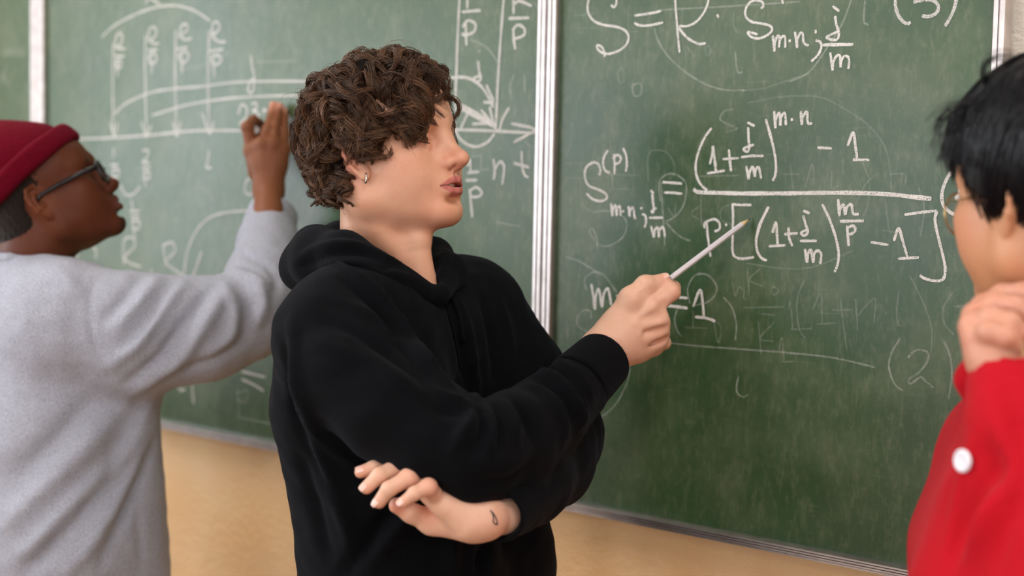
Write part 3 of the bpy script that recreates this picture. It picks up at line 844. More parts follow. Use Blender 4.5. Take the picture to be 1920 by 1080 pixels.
def head_field(neck_pts, neck_r, gap=.003, nose=1.0, jaw=1.0, lids=True, wide=1.0, lip=1.0, chin=1.0):
    F = Field()
    F.ell((.000, 0, .050), (.099, .0765, .083), .02)
    F.ell((.042, 0, .048), (.058, .062, .062), .03)
    F.ell((.040, 0, -.020), (.056, .058 * wide, .070), .03)
    F.ell((.020, 0, -.035), (.058, .060 * wide, .055), .03)
    F.ell((.069, 0, -.042), (.034, .036, .034), .024)
    for s in (-1, 1):
        F.cone((.006, s * .050 * jaw, -.050), .0175, (.080, s * .014, -.081), .0155, .020)
        F.cone((.000, s * .056 * jaw, -.010), .016, (.006, s * .050 * jaw, -.050), .017, .024)
        F.ell((.060, s * .044 * wide, -.006), (.027, .019, .017), .024)
        F.ell((.058, s * .036 * wide, -.034), (.027, .022, .028), .026)
    F.ell((.040, 0, -.068), (.046, .038, .024), .025)
    F.ell((.087 * chin, 0, -.084), (.0155, .019, .0145), .016)
    F.cone((.0955, 0, .036), .010, (.074, -.046, .036), .009, .016)
    F.cone((.0955, 0, .036), .010, (.074, .046, .036), .009, .016)
    for s in (-1, 1):
        F.ell((.1035, s * .033, .012), (.020, .0205, .0135), .011, op='s')
        F.ell((.0795, s * .0325, .012), (.0135, .0150, .0130), .004)
        if lids:
            F.chain([(.0905, s * .0215, .0075), (.0940, s * .032, .0060), (.0885, s * .0440, .0085)], [.0012, .0014, .0012], .0018, op='s')
            F.chain([(.0905, s * .0195, .0105), (.0925, s * .031, .0135), (.0865, s * .045, .0115)], [.0025, .0036, .0025], .006)
            F.chain([(.0900, s * .0200, .0050), (.0910, s * .031, .0010), (.0865, s * .044, .0050)], [.0022, .0030, .0022], .007)
    # nose
    nt = .1185 * nose
    F.cone((.0965, 0, .028), .0085, (.1055, 0, .004), .0078, .012)
    F.cone((.1050, 0, .006), .0078, (nt - .002, 0, -.0165), .0098, .008)
    F.ell((nt, 0, -.0195), (.0112, .0115, .0102), .006)
    for s in (-1, 1):
        F.cone((.100, s * .004, .010), .007, (.096, s * .014, -.018), .008, .012)
        F.ell((.1055, s * .0130, -.0225), (.0115, .0075, .0088), .005)
        F.ell((.1105, s * .0068, -.0310), (.0062, .0036, .0042), .0022, op='s')
    F.cone((nt - .003, 0, -.0265), .0048, (.1030, 0, -.0315), .0052, .004)
    # mouth
    F.ell((.0925, 0, -.0500), (.0170, .0235, .0190), .012)
    for s in (-1, 1):
        F.chain([(.1055, s * .0000, -.0440), (.1065, s * .0060, -.0436), (.1005, s * .0160, -.0465), (.0880, s * .0275, -.0515)], [.0046 * lip, .0050 * lip, .0044 * lip, .0022], .0035)
        F.chain([(.1050, 0, -.0595), (.1020, s * .0110, -.0588), (.0880, s * .0255, -.0525)], [.0066 * lip, .0060 * lip, .0024], .0035)
        F.cone((.112, 0, -.0515), .0008 + gap * .5, (.0870, s * .0265, -.0518), .0008, .0016, op='s')
    if gap > .002:
        F.ell((.102, 0, -.0518), (.014, .0155, gap * .62), .002, op='s')
    F.ell((.1095, 0, -.0385), (.004, .0022, .0060), .004, op='s')
    F.ell((.1010, 0, -.0700), (.007, .016, .0050), .009, op='s')
    # neck
    F.chain(neck_pts, neck_r, .022)
    return F

def tint_skin(L, base, spots):
    """base colour plus soft coloured patches (centre, radius, colour, weight) in the local frame."""
    c = np.tile(np.array(base), (len(L), 1))
    for ctr, r, colr, w in spots:
        r = np.asarray(r if not np.isscalar(r) else (r, r, r))
        d = np.sum(((L - np.asarray(ctr)) / r) ** 2, axis=1)
        a = (w * np.exp(-d ** 1.5))[:, None]
        c = c * (1 - a) + np.array(colr) * a
    return c

def lip_mask(L, lip=1.0):
    """weight of the red of the lips"""
    y = np.abs(L[:, 1])
    up_t = np.interp(y, [0, .006, .016, .0275], [-.0398, -.0386, -.0432, -.0508]); up_b = -.0518
    lo_b = np.interp(y, [0, .011, .0270], [-.0668, -.0655, -.0530])
    z = L[:, 2]
    w = np.clip((up_t - z) / .0012, 0, 1) * np.clip((z - lo_b) / .0012, 0, 1) * (y < .0270) * (L[:, 0] > .082)
    return w

def strand_mesh(paths, rads, shade, sides=3):
    """paths (n, m, 3), rads (n, m), shade (n,) or (n, m) -> verts, faces, colours (one open tube per strand)"""
    n, m, _ = paths.shape
    t = np.gradient(paths, axis=1); t /= np.linalg.norm(t, axis=2)[..., None] + 1e-12
    ref = np.array([.31, .52, .79]); u = np.cross(t, ref); u /= np.linalg.norm(u, axis=2)[..., None] + 1e-9
    w = np.cross(t, u)
    ang = 2 * math.pi * np.arange(sides) / sides
    V = paths[:, :, None, :] + rads[:, :, None, None] * (u[:, :, None, :] * np.cos(ang)[:, None] + w[:, :, None, :] * np.sin(ang)[:, None])
    idx = np.arange(n * m * sides).reshape(n, m, sides)
    a, b = idx[:, :-1, :], idx[:, 1:, :]
    F = np.stack([a, np.roll(a, -1, 2), np.roll(b, -1, 2), b], -1).reshape(-1, 4)
    sh = np.broadcast_to(shade if shade.ndim == 2 else shade[:, None], (n, m))
    C = np.repeat(np.repeat(sh[:, :, None], sides, 2).reshape(-1, 1), 3, 1)
    return V.reshape(-1, 3), F, C

def capsule_hand(F, wrist, wr, mcps, fingers, thumb, k=.006, palm_r=(.0125, .0125, .012, .011), fr=None, web=.012, extra=()):
    """palm fans from the wrist to the knuckles; each finger is a chain of its own joints"""
    wrist = np.asarray(wrist)
    for p, q, r1, r2, kk in extra: F.cone(p, r1, q, r2, kk)
    for m, r in zip(mcps, palm_r): F.cone(wrist, wr, m, r, web)
    for i in range(len(mcps) - 1):
        F.cone(mcps[i], palm_r[i] * .9, mcps[i + 1], palm_r[i + 1] * .9, web * .8)
    for i, fg in enumerate(fingers):
        r = fr[i] if fr else (.0098, .0090, .0080, .0070)
        F.chain([mcps[i]] + list(fg), list(r)[:len(fg) + 1], k * .55)
        # knuckle swellings
        F.ell(fg[0], np.array([1, 1, 1]) * r[1] * 1.06, .004)
    if thumb is not None:
        F.chain(thumb[0], thumb[1], k)

def nail_patch(c, t, n, L, W, mat, parent):
    """small curved nail plate: centre, finger direction, outward normal"""
    t = np.asarray(t, float); t /= np.linalg.norm(t); n = np.asarray(n, float); n -= t * t.dot(n); n /= np.linalg.norm(n)
    b = np.cross(t, n); V, Fc = [], []
    for i in range(5):
        for j in range(5):
            a, d = (i / 4 - .5), (j / 4 - .5)
            ww = W * (1 - .35 * max(0, a) ** 2 * 4 * .3)
            V.append(c + t * L * a + b * ww * d * (1 if abs(a) < .45 else .8) - n * (W * .55 * d * d) - n * (.0008 * (a < -.4)))
    for i in range(4):
        for j in range(4): Fc.append((i * 5 + j, i * 5 + j + 1, i * 5 + j + 6, i * 5 + j + 5))
    return mesh_obj('fingernail', V, Fc, mat, parent, True)

def to_parent(o, parent):
    """child keeps its place: meshes are in world space, parent sits at its base"""
    o.data.transform(Matrix.Translation(-Vector(parent.location))); o.parent = parent; return o

def person_root(name, V, F, col, mat, base):
    b = np.asarray(base, float)
    o = mesh_obj(name, V - b, F, mat, None, True, col)
    o.location = Vector(b)
    return o

def part(name, V, F, mat, root, parent=None, col=None, smooth=True):
    b = np.array(root.location)
    return mesh_obj(name, np.asarray(V) - b, F, mat, parent or root, smooth, col)

def mbpart(name, mb, mat, root, parent=None, smooth=True):
    b = np.array(root.location)
    mb.v = [tuple(np.asarray(v) - b) for v in mb.v]
    return mb.build(name, mat, parent or root, smooth)

# ------------------------------------------------------------------ person in the black hoodie
def man_hoodie():
    rs = np.random.RandomState(5)
    a, pit = math.radians(30), math.radians(10)
    fwd = RIGHT * math.cos(a) * math.cos(pit) - FWD * math.sin(a) * math.cos(pit) + UP * math.sin(pit)
    fwd /= np.linalg.norm(fwd)
    up = UP - fwd * UP.dot(fwd); up /= np.linalg.norm(up)
    up = up - 0.03 * np.cross(up, fwd); up /= np.linalg.norm(up)
    left = np.cross(up, fwd)
    near_ear = P(659, 303, 1.577)
    org = near_ear + left * .073
    Mh = head_frame(fwd, up, org)
    nb = P(728, 560, 1.67)                                   # base of the neck
    lc = lambda p: to_local(Mh, p)
    F = head_field([(-.024, 0, -.020), lc(P(717, 440, 1.66)), lc(nb)], [.048, .0515, .062], gap=.0042, nose=1.02, jaw=1.07, lip=.86)
    q = ear_prims(F, -1, tilt=.5, base=(.014, .0705, .004), slant=.50, sc=1.14); ear_prims(F, 1, base=(.006, .0705, .002), slant=.4)
    # neck muscle from behind the ear to the collar
    F.cone((-.022, -.052, -.035), .012, lc(P(800, 545, 1.60)), .011, .03)
    F.cone(lc(P(790, 455, 1.60)), .012, lc(P(795, 530, 1.60)), .012, .03)
    V, Fc = F.mesh(.0013)
    L = V.copy()
    base = srgb(218, 166, 138)
    red = srgb(214, 128, 106)
    col = tint_skin(L, base, [((.062, -.045, -.015), .028, srgb(224, 150, 122), .45), ((.117, 0, -.020), .016, red, .5), ((.105, -.014, -.022), .010, red, .4),
        ((-.008, -.085, .0), (.022, .02, .034), srgb(214, 116, 96), .6), ((.085, -.020, -.080), .03, srgb(222, 158, 128), .5),
        ((.090, -.032, .005), (.02, .02, .010), srgb(200, 132, 112), .5), ((-.01, -.05, -.10), .05, srgb(222, 160, 126), .5)])
    lw = lip_mask(L)[:, None]
    col = col * (1 - lw) + np.array(srgb(192, 114, 106)) * lw
    sl = (np.abs(L[:, 2] + .0518) < .0011) & (np.abs(L[:, 1]) < .0265) & (L[:, 0] > .080)
    col[sl] = srgb(104, 46, 44)
    # mouth interior
    inside = ((L[:, 0] < .0985) & (L[:, 0] > .07) & (np.abs(L[:, 2] + .0518) < .0035) & (np.abs(L[:, 1]) < .017))
    col[inside] = srgb(60, 20, 18)
    parts = [(to_world(Mh, V), Fc)]; cols = [col]
    # ---- right hand with the pencil
    Zh = lambda x, y, d: P(1080 + x * .18519, 500 + y * .18519, d)       # close look at the hand, 1188 px wide
    H = Field()
    wr = Zh(250, 880, 1.668)
    mc = [Zh(760, 410, 1.668), Zh(820, 560, 1.672), Zh(815, 690, 1.684), Zh(780, 790, 1.700)]
    fi = [[Zh(965, 255, 1.672), Zh(985, 215, 1.705), Zh(930, 180, 1.720)],
          [Zh(868, 540, 1.712), Zh(850, 500, 1.738), Zh(770, 470, 1.735)],
          [Zh(878, 672, 1.718), Zh(850, 620, 1.742), Zh(770, 600, 1.738)],
          [Zh(888, 770, 1.722), Zh(850, 720, 1.744), Zh(780, 690, 1.740)]]
    th = ([Zh(360, 640, 1.672), Zh(560, 330, 1.664), Zh(700, 190, 1.668), Zh(880, 140, 1.676)], [.019, .0165, .0118, .0098])
    H.cone(Zh(20, 1120, 1.635), .0285, wr, .0245, .02, sq=(UP * .72 + RIGHT * .69, 1.0))
    for m_, r_ in zip(mc, (.0165, .0160, .0155, .0150)):
        H.cone(wr, .022, m_, r_, .018)
    H.cone(Zh(430, 600, 1.675), .024, Zh(650, 600, 1.683), .020, .02)
    H.cone(Zh(300, 800, 1.675), .024, Zh(600, 800, 1.690), .020, .02)
    for i in range(3): H.cone(mc[i], .0135, mc[i + 1], .0130, .010)
    for m_ in mc: H.ell(m_ - FWD * .0040, (.0090, .0090, .0075), .008)
    for i, f_ in enumerate(fi):
        r_ = (.0145, .0125, .0100, .0085) if i == 0 else (.0130, .0098, .0088, .0078)
        H.chain([mc[i]] + f_, r_, .004)
    H.chain(th[0], th[1], .010)
    H.ell(th[0][2], (.0125, .0125, .0125), .006)
    # tendons on the back of the hand
    for m_ in mc: H.cone(wr * .35 + m_ * .65 - FWD * .0165, .0030, m_ - FWD * .0120, .0034, .007)
    for a_, b_ in zip(mc[:-1], mc[1:]):
        c_ = (a_ + b_) / 2 + RIGHT * .006
        H.cone(c_ - FWD * .0190 + RIGHT * .006, .0030, c_ - FWD * .0245 - RIGHT * .024 + UP * (-.005), .0016, .012, op='s')
    H.cone(Zh(940, 158, 1.658), .0030, Zh(690, 262, 1.646), .0046, .004, op='s')     # crease between thumb and finger
    H.cone(Zh(905, 400, 1.650), .0060, Zh(860, 455, 1.640), .0040, .011, op='s')     # step behind the bent forefinger
    H.cone(Zh(650, 200, 1.650), .0016, Zh(640, 160, 1.655), .0016, .004, op='s')
    Vh, Fh = H.mesh(.0014)
    hb = srgb(226, 180, 155)
    knuck = [(p, .013, srgb(220, 132, 108), .6) for p in mc] + [(fi[0][0], .013, srgb(224, 140, 116), .5), (th[0][3], .012, srgb(226, 146, 124), .5), (th[0][2], .010, srgb(226, 150, 126), .4)]
    parts.append((Vh, Fh)); cols.append(tint_skin(Vh, hb, knuck))
    # ---- left hand under the elbow
    Zl = lambda x, y, d: P(640 + x * .1875, 840 + y * .1875, d - .035)
    G = Field()
    w2 = Zl(1420, 700, 1.425)
    G.cone(Zl(1640, 665, 1.452), .0235, w2, .0215, .015)
    mc2 = [Zl(760, 280, 1.452), Zl(830, 345, 1.437), Zl(905, 430, 1.423), Zl(985, 520, 1.412)]     # index .. little
    fi2 = [[Zl(480, 185, 1.440), Zl(320, 200, 1.428), Zl(195, 240, 1.422)],
           [Zl(555, 195, 1.418), Zl(380, 275, 1.402), Zl(255, 395, 1.402)],
           [Zl(670, 300, 1.398), Zl(475, 410, 1.386), Zl(380, 540, 1.390)],
           [Zl(870, 390, 1.385), Zl(730, 455, 1.376), Zl(625, 540, 1.378)]]
    for m_, r_ in zip(mc2, (.012, .0125, .0125, .0125)): G.cone(w2, .019, m_, r_, .014)
    for i in range(3): G.cone(mc2[i], .0110, mc2[i + 1], .0110, .010)
    G.cone(Zl(1270, 730, 1.418), .0215, Zl(1080, 590, 1.412), .0150, .012)           # heel on the little finger side
    G.cone(Zl(1290, 770, 1.428), .0165, Zl(1010, 735, 1.437), .0150, .014)           # palm and ball of the thumb
    G.chain([Zl(1230, 770, 1.436), Zl(900, 735, 1.442), Zl(700, 650, 1.434), Zl(555, 575, 1.426)], [.0165, .0145, .0105, .0092], .008)
    for i, f_ in enumerate(fi2):
        r_ = ((.0105, .0092, .0082, .0072), (.0110, .0098, .0088, .0076), (.0108, .0098, .0086, .0074), (.0105, .0088, .0076, .0066))[i]
        G.chain([mc2[i]] + f_, r_, .0035)
        G.ell(f_[0], np.ones(3) * (r_[1] + .0008), .004)
    Vg, Fg = G.mesh(.0013)
    kn2 = [(f_[0], .012, srgb(222, 138, 116), .5) for f_ in fi2] + [(f_[2], .009, srgb(230, 150, 124), .55) for f_ in fi2] + [(Zl(900, 650, 1.43), .016, srgb(214, 132, 104), .5), (Zl(560, 580, 1.42), .012, srgb(222, 132, 110), .6)]
    parts.append((Vg, Fg)); cols.append(tint_skin(Vg, hb, kn2))
    # ---- body under the clothes
    Bd = Field()
    sR, sL = P(640, 590, 1.50), P(880, 580, 1.80)
    eR, eL = P(890, 853, 1.41), P(1035, 850, 1.63)
    hip = P(800, 1240, 1.66); hz = hip[2]
    Bd.chain([nb, P(750, 760, 1.68), hip], [.055, .085, .10], .06)
    Bd.cone(sR + (sL - sR) * .15, .035, sL - (sL - sR) * .15, .035, .05)
    Bd.chain([sR, P(740, 766, 1.432), eR, P(1022, 784, 1.53), wr], [.045, .036, .030, .026, .022], .02); Bd.chain([sL, P(955, 700, 1.785), P(1030, 812, 1.70), eL, P(985, 905, 1.53), w2], [.040, .036, .032, .030, .024, .020], .02)
    Vb, Fb = Bd.mesh(.010)
    parts.append((Vb, Fb)); cols.append(np.tile(np.array(hb), (len(Vb), 1)))
    Va, Fa = merge(parts)
    side = np.array([left[0], left[1], 0]); side /= np.linalg.norm(side)
    ff = np.array([side[1], -side[0], 0])
    foot = np.array([hip[0], hip[1], 0])
    root = person_root('person', Va, Fa, np.vstack(cols), M['skin_a'], foot)
    tag(root, 'curly-haired person in a black hoodie pointing a pencil at the chalkboard', 'person')

    # ---- hoodie
    S = Field()
    torso = [P(757, 640, 1.66), P(758, 740, 1.66), P(786, 900, 1.66), P(812, 1060, 1.66), P(822, 1180, 1.66)]
    tdir = (sL - sR); tdir[2] = 0; tdir /= np.linalg.norm(tdir)
    hw = [.110, .105, .080, .080, .080]; rr = [.100, .107, .116, .124, .126]
    for i in range(len(torso) - 1):
        for s in (-1, 1):
            S.cone(torso[i] + tdir * s * hw[i], rr[i], torso[i + 1] + tdir * s * hw[i + 1], rr[i + 1], .045)
    S.cone(P(700, 625, 1.58), .062, P(850, 605, 1.76), .060, .045)
    S.cone(P(655, 612, 1.52), .076, P(745, 625, 1.66), .085, .045)
    S.cone(P(870, 592, 1.78), .076, P(790, 635, 1.68), .085, .045)
    # back of the shoulder
    S.cone(P(662, 650, 1.60), .078, P(690, 830, 1.62), .085, .045)
    # right sleeve: shoulder, upper arm, elbow, forearm
    S.chain([P(622, 636, 1.50), P(672, 700, 1.462), P(740, 766, 1.432), P(820, 826, 1.412), P(885, 853, 1.405)], [.073, .068, .064, .061, .058], .022)
    S.chain([P(885, 853, 1.405), P(960, 825, 1.455), P(1022, 782, 1.53), P(1080, 730, 1.60)], [.058, .056, .052, .044], .014)
    # left sleeve behind
    S.chain([P(880, 590, 1.79), P(955, 700, 1.78), P(1030, 810, 1.70), P(1028, 862, 1.62)], [.080, .074, .070, .062], .03)
    S.chain([P(1025, 862, 1.62), P(990, 900, 1.52), P(964, 935, 1.455)], [.060, .052, .042], .02)
    # hem
    # hollow neck opening
    S.chain([P(718, 400, 1.65), P(728, 470, 1.65), P(745, 525, 1.63), P(775, 560, 1.58)], [.060, .060, .052, .030], .010, op='s')
    Vs, Fs = S.mesh(.0045)
    Vs = smooth_mesh(Vs, Fs, 1)
    w_ = [
        # raglan seam and shoulder
        ([(585, 475), (650, 505), (715, 560), (765, 640), (815, 705), (870, 752)], .007, .009),
        ([(640, 520), (705, 575), (755, 650), (800, 705)], .008, -.009),
        ([(690, 545), (745, 610), (800, 680), (850, 730)], .007, .007),
        ([(625, 560), (690, 590), (750, 640), (800, 690)], .010, .007), ([(600, 600), (680, 630), (750, 680), (820, 740)], .010, -.007), ([(590, 640), (680, 670), (760, 725), (830, 775)], .012, .006),
        # crook of the elbow
        ([(890, 768), (880, 800), (845, 845)], .010, .010), ([(902, 768), (902, 810), (885, 850)], .008, -.011), ([(915, 764), (922, 805), (915, 850)], .008, .010),
        ([(930, 758), (938, 800), (932, 845)], .007, -.010), ([(945, 754), (962, 790), (970, 840)], .008, .010), ([(962, 745), (990, 785), (1000, 830)], .008, -.009),
        ([(870, 755), (840, 745), (800, 720)], .008, .007), ([(872, 770), (830, 770), (780, 745)], .009, -.006),
        ([(905, 880), (960, 870), (1010, 830)], .012, .005), ([(870, 900), (940, 905), (1000, 870)], .014, -.005),
        # bunched sleeve above the cuff
        ([(985, 722), (1020, 745), (1050, 790), (1055, 840)], .009, .011), ([(1004, 706), (1040, 735), (1070, 785)], .007, -.011), ([(1012, 692), (1052, 722), (1085, 775), (1085, 805)], .009, .012),
        ([(1034, 684), (1070, 718), (1098, 765)], .006, -.010), ([(1046, 676), (1082, 708), (1110, 752)], .008, .010), ([(1020, 685), (1035, 695), (1045, 705)], .005, -.006),
        # chest, drawn towards the crossed arms
        ([(862, 560), (882, 640), (890, 720), (892, 755)], .009, .008), ([(838, 560), (862, 640), (872, 720)], .008, -.007), ([(905, 560), (925, 640), (930, 730)], .010, -.008), ([(940, 560), (955, 640), (950, 720)], .012, .007),
        # back and side
        ([(545, 610), (562, 720), (610, 820), (690, 880)], .012, .010), ([(548, 700), (585, 830), (640, 950), (665, 1050)], .014, .012), ([(532, 640), (556, 770), (600, 880), (650, 940)], .012, -.011),
        ([(560, 850), (590, 950), (620, 1060)], .014, -.008), ([(700, 1050), (760, 970), (800, 935)], .014, .014), ([(640, 1080), (710, 990), (750, 945)], .012, -.014), ([(850, 1080), (845, 1030), (855, 1000)], .012, .010), ([(900, 1080), (905, 1040), (920, 1010)], .012, -.009),
        ([(600, 800), (690, 870), (790, 915), (860, 945)], .010, -.009),
    ]
    Vs = folds(Vs, Fs, [(a_, b_ * .9, c_ * 1.2) for a_, b_, c_ in w_])
    Ns = vnormals(Vs, Fs)
    Vs = Vs + Ns * (0.0016 * vnoise(Vs, 60, 3) + .0008 * vnoise(Vs, 150, 4))[:, None]
    hood_root = part('hoodie', Vs, Fs, M['hoodie'], root)
    hood_root['label'] = 'plain black hooded sweatshirt'
    # hood lying around the neck
    Hd = Field()
    ring = [P(812, 556, 1.56), P(762, 536, 1.54), P(703, 506, 1.525), P(645, 476, 1.545), P(598, 472, 1.60), P(592, 466, 1.68), P(640, 455, 1.755), P(740, 470, 1.775), P(812, 482, 1.73), P(842, 512, 1.65), P(826, 550, 1.575)]
    rad = [.011, .015, .021, .026, .029, .029, .028, .027, .025, .023, .014]
    Hd.chain(ring, rad, .02)
    Hd.chain([P(660, 492, 1.535), P(600, 492, 1.585), P(570, 503, 1.655), P(580, 505, 1.73)], [.022, .029, .028, .026], .025)
    Hd.chain([P(790, 548, 1.545), P(720, 530, 1.52), P(650, 505, 1.535)], [.010, .018, .024], .02)
    Hd.chain([P(718, 380, 1.65), P(726, 470, 1.652), P(748, 520, 1.63), P(795, 535, 1.58)], [.056, .056, .048, .020], .006, op='s')
    Vd, Fd = Hd.mesh(.0032)
    Vd = folds(smooth_mesh(Vd, Fd, 1), Fd, [
        ([(550, 490), (600, 462), (660, 458), (720, 480), (780, 512)], .006, .006), ([(560, 505), (620, 478), (680, 475), (740, 498)], .006, -.006),
        ([(600, 500), (660, 492), (700, 500), (745, 515), (785, 525)], .006, .006), ([(690, 495), (720, 505), (735, 500)], .005, -.006), ([(840, 470), (835, 500), (825, 520)], .006, .005)])
    hd = part('hood', Vd, Fd, M['hoodie'], root, hood_root)
    # cuffs
    def cuff(c0, c1, r0, r1, sq=None, name='cuff'):
        Q = Field(); ax = (c1 - c0); Lc = np.linalg.norm(ax); ax /= Lc
        Q.cone(c0, r0, c1, r1, .004)
        Q.cone(c1 + ax * .003, r1 * .86, c1 + ax * .05, r1 * .80, .003, op='s')
        cut = c1 + ax * .004
        Q.add(lambda X, Y, Z: (X - cut[0]) * ax[0] + (Y - cut[1]) * ax[1] + (Z - cut[2]) * ax[2], c0 - .1, c1 + .1, .004, 'i')
        cut0 = c0 - ax * .004
        Q.add(lambda X, Y, Z: -((X - cut0[0]) * ax[0] + (Y - cut0[1]) * ax[1] + (Z - cut0[2]) * ax[2]), c0 - .1, c1 + .1, .004, 'i')
        Vq, Fq = Q.mesh(.0025)
        # ribbing
        rel_ = Vq - c0; u = np.cross(ax, [0, 0, 1.]); u /= np.linalg.norm(u); v_ = np.cross(ax, u)
        ang = np.arctan2(rel_ @ v_, rel_ @ u)
        Vq = Vq + vnormals(Vq, Fq) * (.00015 * np.sin(ang * 60))[:, None]
        return part(name, Vq, Fq, M['hoodie'], root, hood_root)
    cuff(P(1082, 722, 1.600), P(1129, 676, 1.652), .0445, .0410)
    cuff(P(990, 915, 1.49), P(934, 966, 1.398), .043, .0325)
    # drawstrings
    for pts in ([(812, 528, 1.545), (835, 570, 1.535), (850, 620, 1.535), (862, 690, 1.53)], [(828, 535, 1.555), (858, 580, 1.552), (868, 640, 1.552)]):
        w = []
        bv = BVHTree.FromPolygons([Vector(v) for v in Vs], [tuple(f) for f in Fs.tolist()])
        for x, y, d in spline(pts, 6):
            loc, nr, ix, ds = bv.ray_cast(Vector(CAM), Vector(ray(x, y)))
            w.append(np.array(loc) - ray(x, y) * .003 if loc is not None and abs(ds - d) < .3 else P(x, y, d))
        mbpart('drawstring', MB().tube(smooth_path(w), .0032, 8), M['hoodie'], root, hood_root)
    # ---- trousers and shoes below the frame
    T_ = Field()
    T_.cone(hip + tdir * .07, .135, hip - tdir * .07, .135, .05)
    shoe = Field()
    for s in (-1, 1):
        h0 = hip + tdir * s * .095; kn = h0 + ff * .02; kn = np.array([kn[0], kn[1], .50]); an = np.array([h0[0], h0[1], .07])
        T_.chain([h0 - np.array([0, 0, .03]), kn, an], [.105, .078, .062], .03)
        shoe.cone(an + np.array([0, 0, -.025]) - ff * .02, .042, an + ff * .16 + np.array([0, 0, -.030]), .036, .02)
    Vt, Ft = T_.mesh(.012); part('trousers', Vt, Ft, M['trouser'], root)
    shoe.add(lambda X, Y, Z: -Z + 0 * X + 0 * Y, (-9, -9, -1), (9, 9, 9), .002, 'i')
    Vt, Ft = shoe.mesh(.008); part('shoes', Vt, Ft, M['shoe'], root)
    # ---- face details
    ec = to_world(Mh, np.array([[.0905, 0, -.0472]]))[0]
    tv = Field(); tv.chain([(.088, -.016, -.0482), (.0965, -.008, -.0482), (.0985, 0, -.0482), (.0965, .008, -.0482), (.088, .016, -.0482)], .0034, .002)
    Vt, Ft = tv.mesh(.0010); part('teeth', to_world(Mh, Vt), Ft, M['teeth'], root)
    for s_ in (-1, 1):
        lash = spline([(.0915, s_ * .0215, .0068), (.0952, s_ * .0320, .0052), (.0895, s_ * .0445, .0080)], 8)
        mbpart('eyelash', MB().tube(to_world(Mh, lash), .0009, 6), M['hair_brow'], root)
        n = 170; u_ = rs.rand(n)
        bx = np.interp(u_, [0, .5, 1], [.1000, .0985, .0835]); by = np.interp(u_, [0, .5, 1], [.012, .028, .047]); bz = np.interp(u_, [0, .6, 1], [.0300, .0365, .0325])
        p0 = np.stack([bx + .0052, s_ * by, bz - .001 + rs.normal(size=n) * .0019], 1)
        dr = np.stack([-.004 + 0 * u_, s_ * .007 * np.ones(n), .003 - .005 * u_], 1) * (.8 + .5 * rs.rand(n))[:, None]
        tt = np.linspace(0, 1, 4)
        pp = p0[:, None, :] + dr[:, None, :] * tt[None, :, None] + np.array([.0012, 0, 0]) * np.sin(tt * 3.1)[None, :, None]
        Vq, Fq, Cq = strand_mesh(to_world(Mh, pp.reshape(-1, 3)).reshape(n, 4, 3), np.tile([.0005, .0005, .0004, .0001], (n, 1)), rs.rand(n) * .5)
        part('eyebrow', Vq, Fq, M['hair_brow'], root, col=Cq)
    # earring
    lobe = to_world(Mh, np.array([q(.0035, -.0290, .003)]))[0]
    ang = np.linspace(0, 2 * math.pi, 20, endpoint=False)
    ringp = [lobe + cam_dir(.35, 0, -1) * (.0048 * math.cos(t)) + UP * (.0062 * math.sin(t) - .001) for t in ang]
    mbpart('earring', MB().tube(ringp, [.0009 + .0009 * max(0, -math.sin(t)) for t in ang], 8, closed=True), M['silver'], root)
    # nails
    nm = M['nail']
    for f_, d_ in ((fi2[0], .0068), (fi2[1], .0072), (fi2[2], .0070), (fi2[3], .0062)):
        t_ = f_[2] - f_[1]; t_ = t_ / np.linalg.norm(t_)
        nn = UP * .55 - FWD * .75 - RIGHT * .25; nn -= t_ * t_.dot(nn); nn /= np.linalg.norm(nn)
        nl = nail_patch(f_[2] + nn * (d_ + .0006) + t_ * .0012, t_, nn, .0105, .0088, nm, root); nl.data.transform(Matrix.Translation(-Vector(root.location)))
    t_ = th[0][3] - th[0][2]; nn = UP * .8 - FWD * .6
    tn = t_ / np.linalg.norm(t_); nn = nn - tn * tn.dot(nn); nn /= np.linalg.norm(nn)
    nl = nail_patch(th[0][3] + nn * .0098 + tn * .001, t_, nn, .013, .0115, nm, root); nl.data.transform(Matrix.Translation(-Vector(root.location)))
    # wrist tattoo: a few inked curls
    tp = [Zl(1490, 620, 1.40), Zl(1520, 680, 1.40), Zl(1520, 740, 1.40), Zl(1560, 765, 1.405), Zl(1545, 700, 1.40), Zl(1510, 640, 1.40)]
    bvg = BVHTree.FromPolygons([Vector(v) for v in Vg], [tuple(f) for f in Fg.tolist()])
    w = []
    for p in spline(tp, 6):
        r_ = p - CAM; r_ /= np.linalg.norm(r_)
        loc, nr, ix, ds = bvg.ray_cast(Vector(CAM), Vector(r_))
        if loc is not None: w.append(np.array(loc) - r_ * .0002)
    if len(w) > 3: mbpart('tattoo', MB().tube(w, .0008, 5), M['ink'], root)
    # ---- pencil
    tip = on_wall(1407, 409, -.004); tail = Zh(700, 330, 1.690)
    tail = tip + (Zh(945, 128, 1.683) - tip) / np.linalg.norm(Zh(945, 128, 1.683) - tip) * .178
    ax = (tip - tail) / np.linalg.norm(tip - tail)
    pe = link('pencil', None); pe.location = Vector(tail)
    tag(pe, 'silver-white hexagonal pencil held in the pointing hand', 'pencil')
    MB().tube([np.zeros(3), ax * .158], .0039, 6).build('barrel', M['pencil'], pe)
    MB().tube([ax * .158, ax * .1725], [.0038, .0011], 12).build('wood_point', M['wood'], pe, True)
    MB().tube([ax * .1725, ax * .178], [.0011, .0003], 8).build('lead_tip', M['lead'], pe, True)
    return root, Mh

def smooth_path(w):
    w = np.asarray(w)
    for _ in range(3): w[1:-1] = .25 * w[:-2] + .5 * w[1:-1] + .25 * w[2:]
    return w

P1, MH1 = man_hoodie()

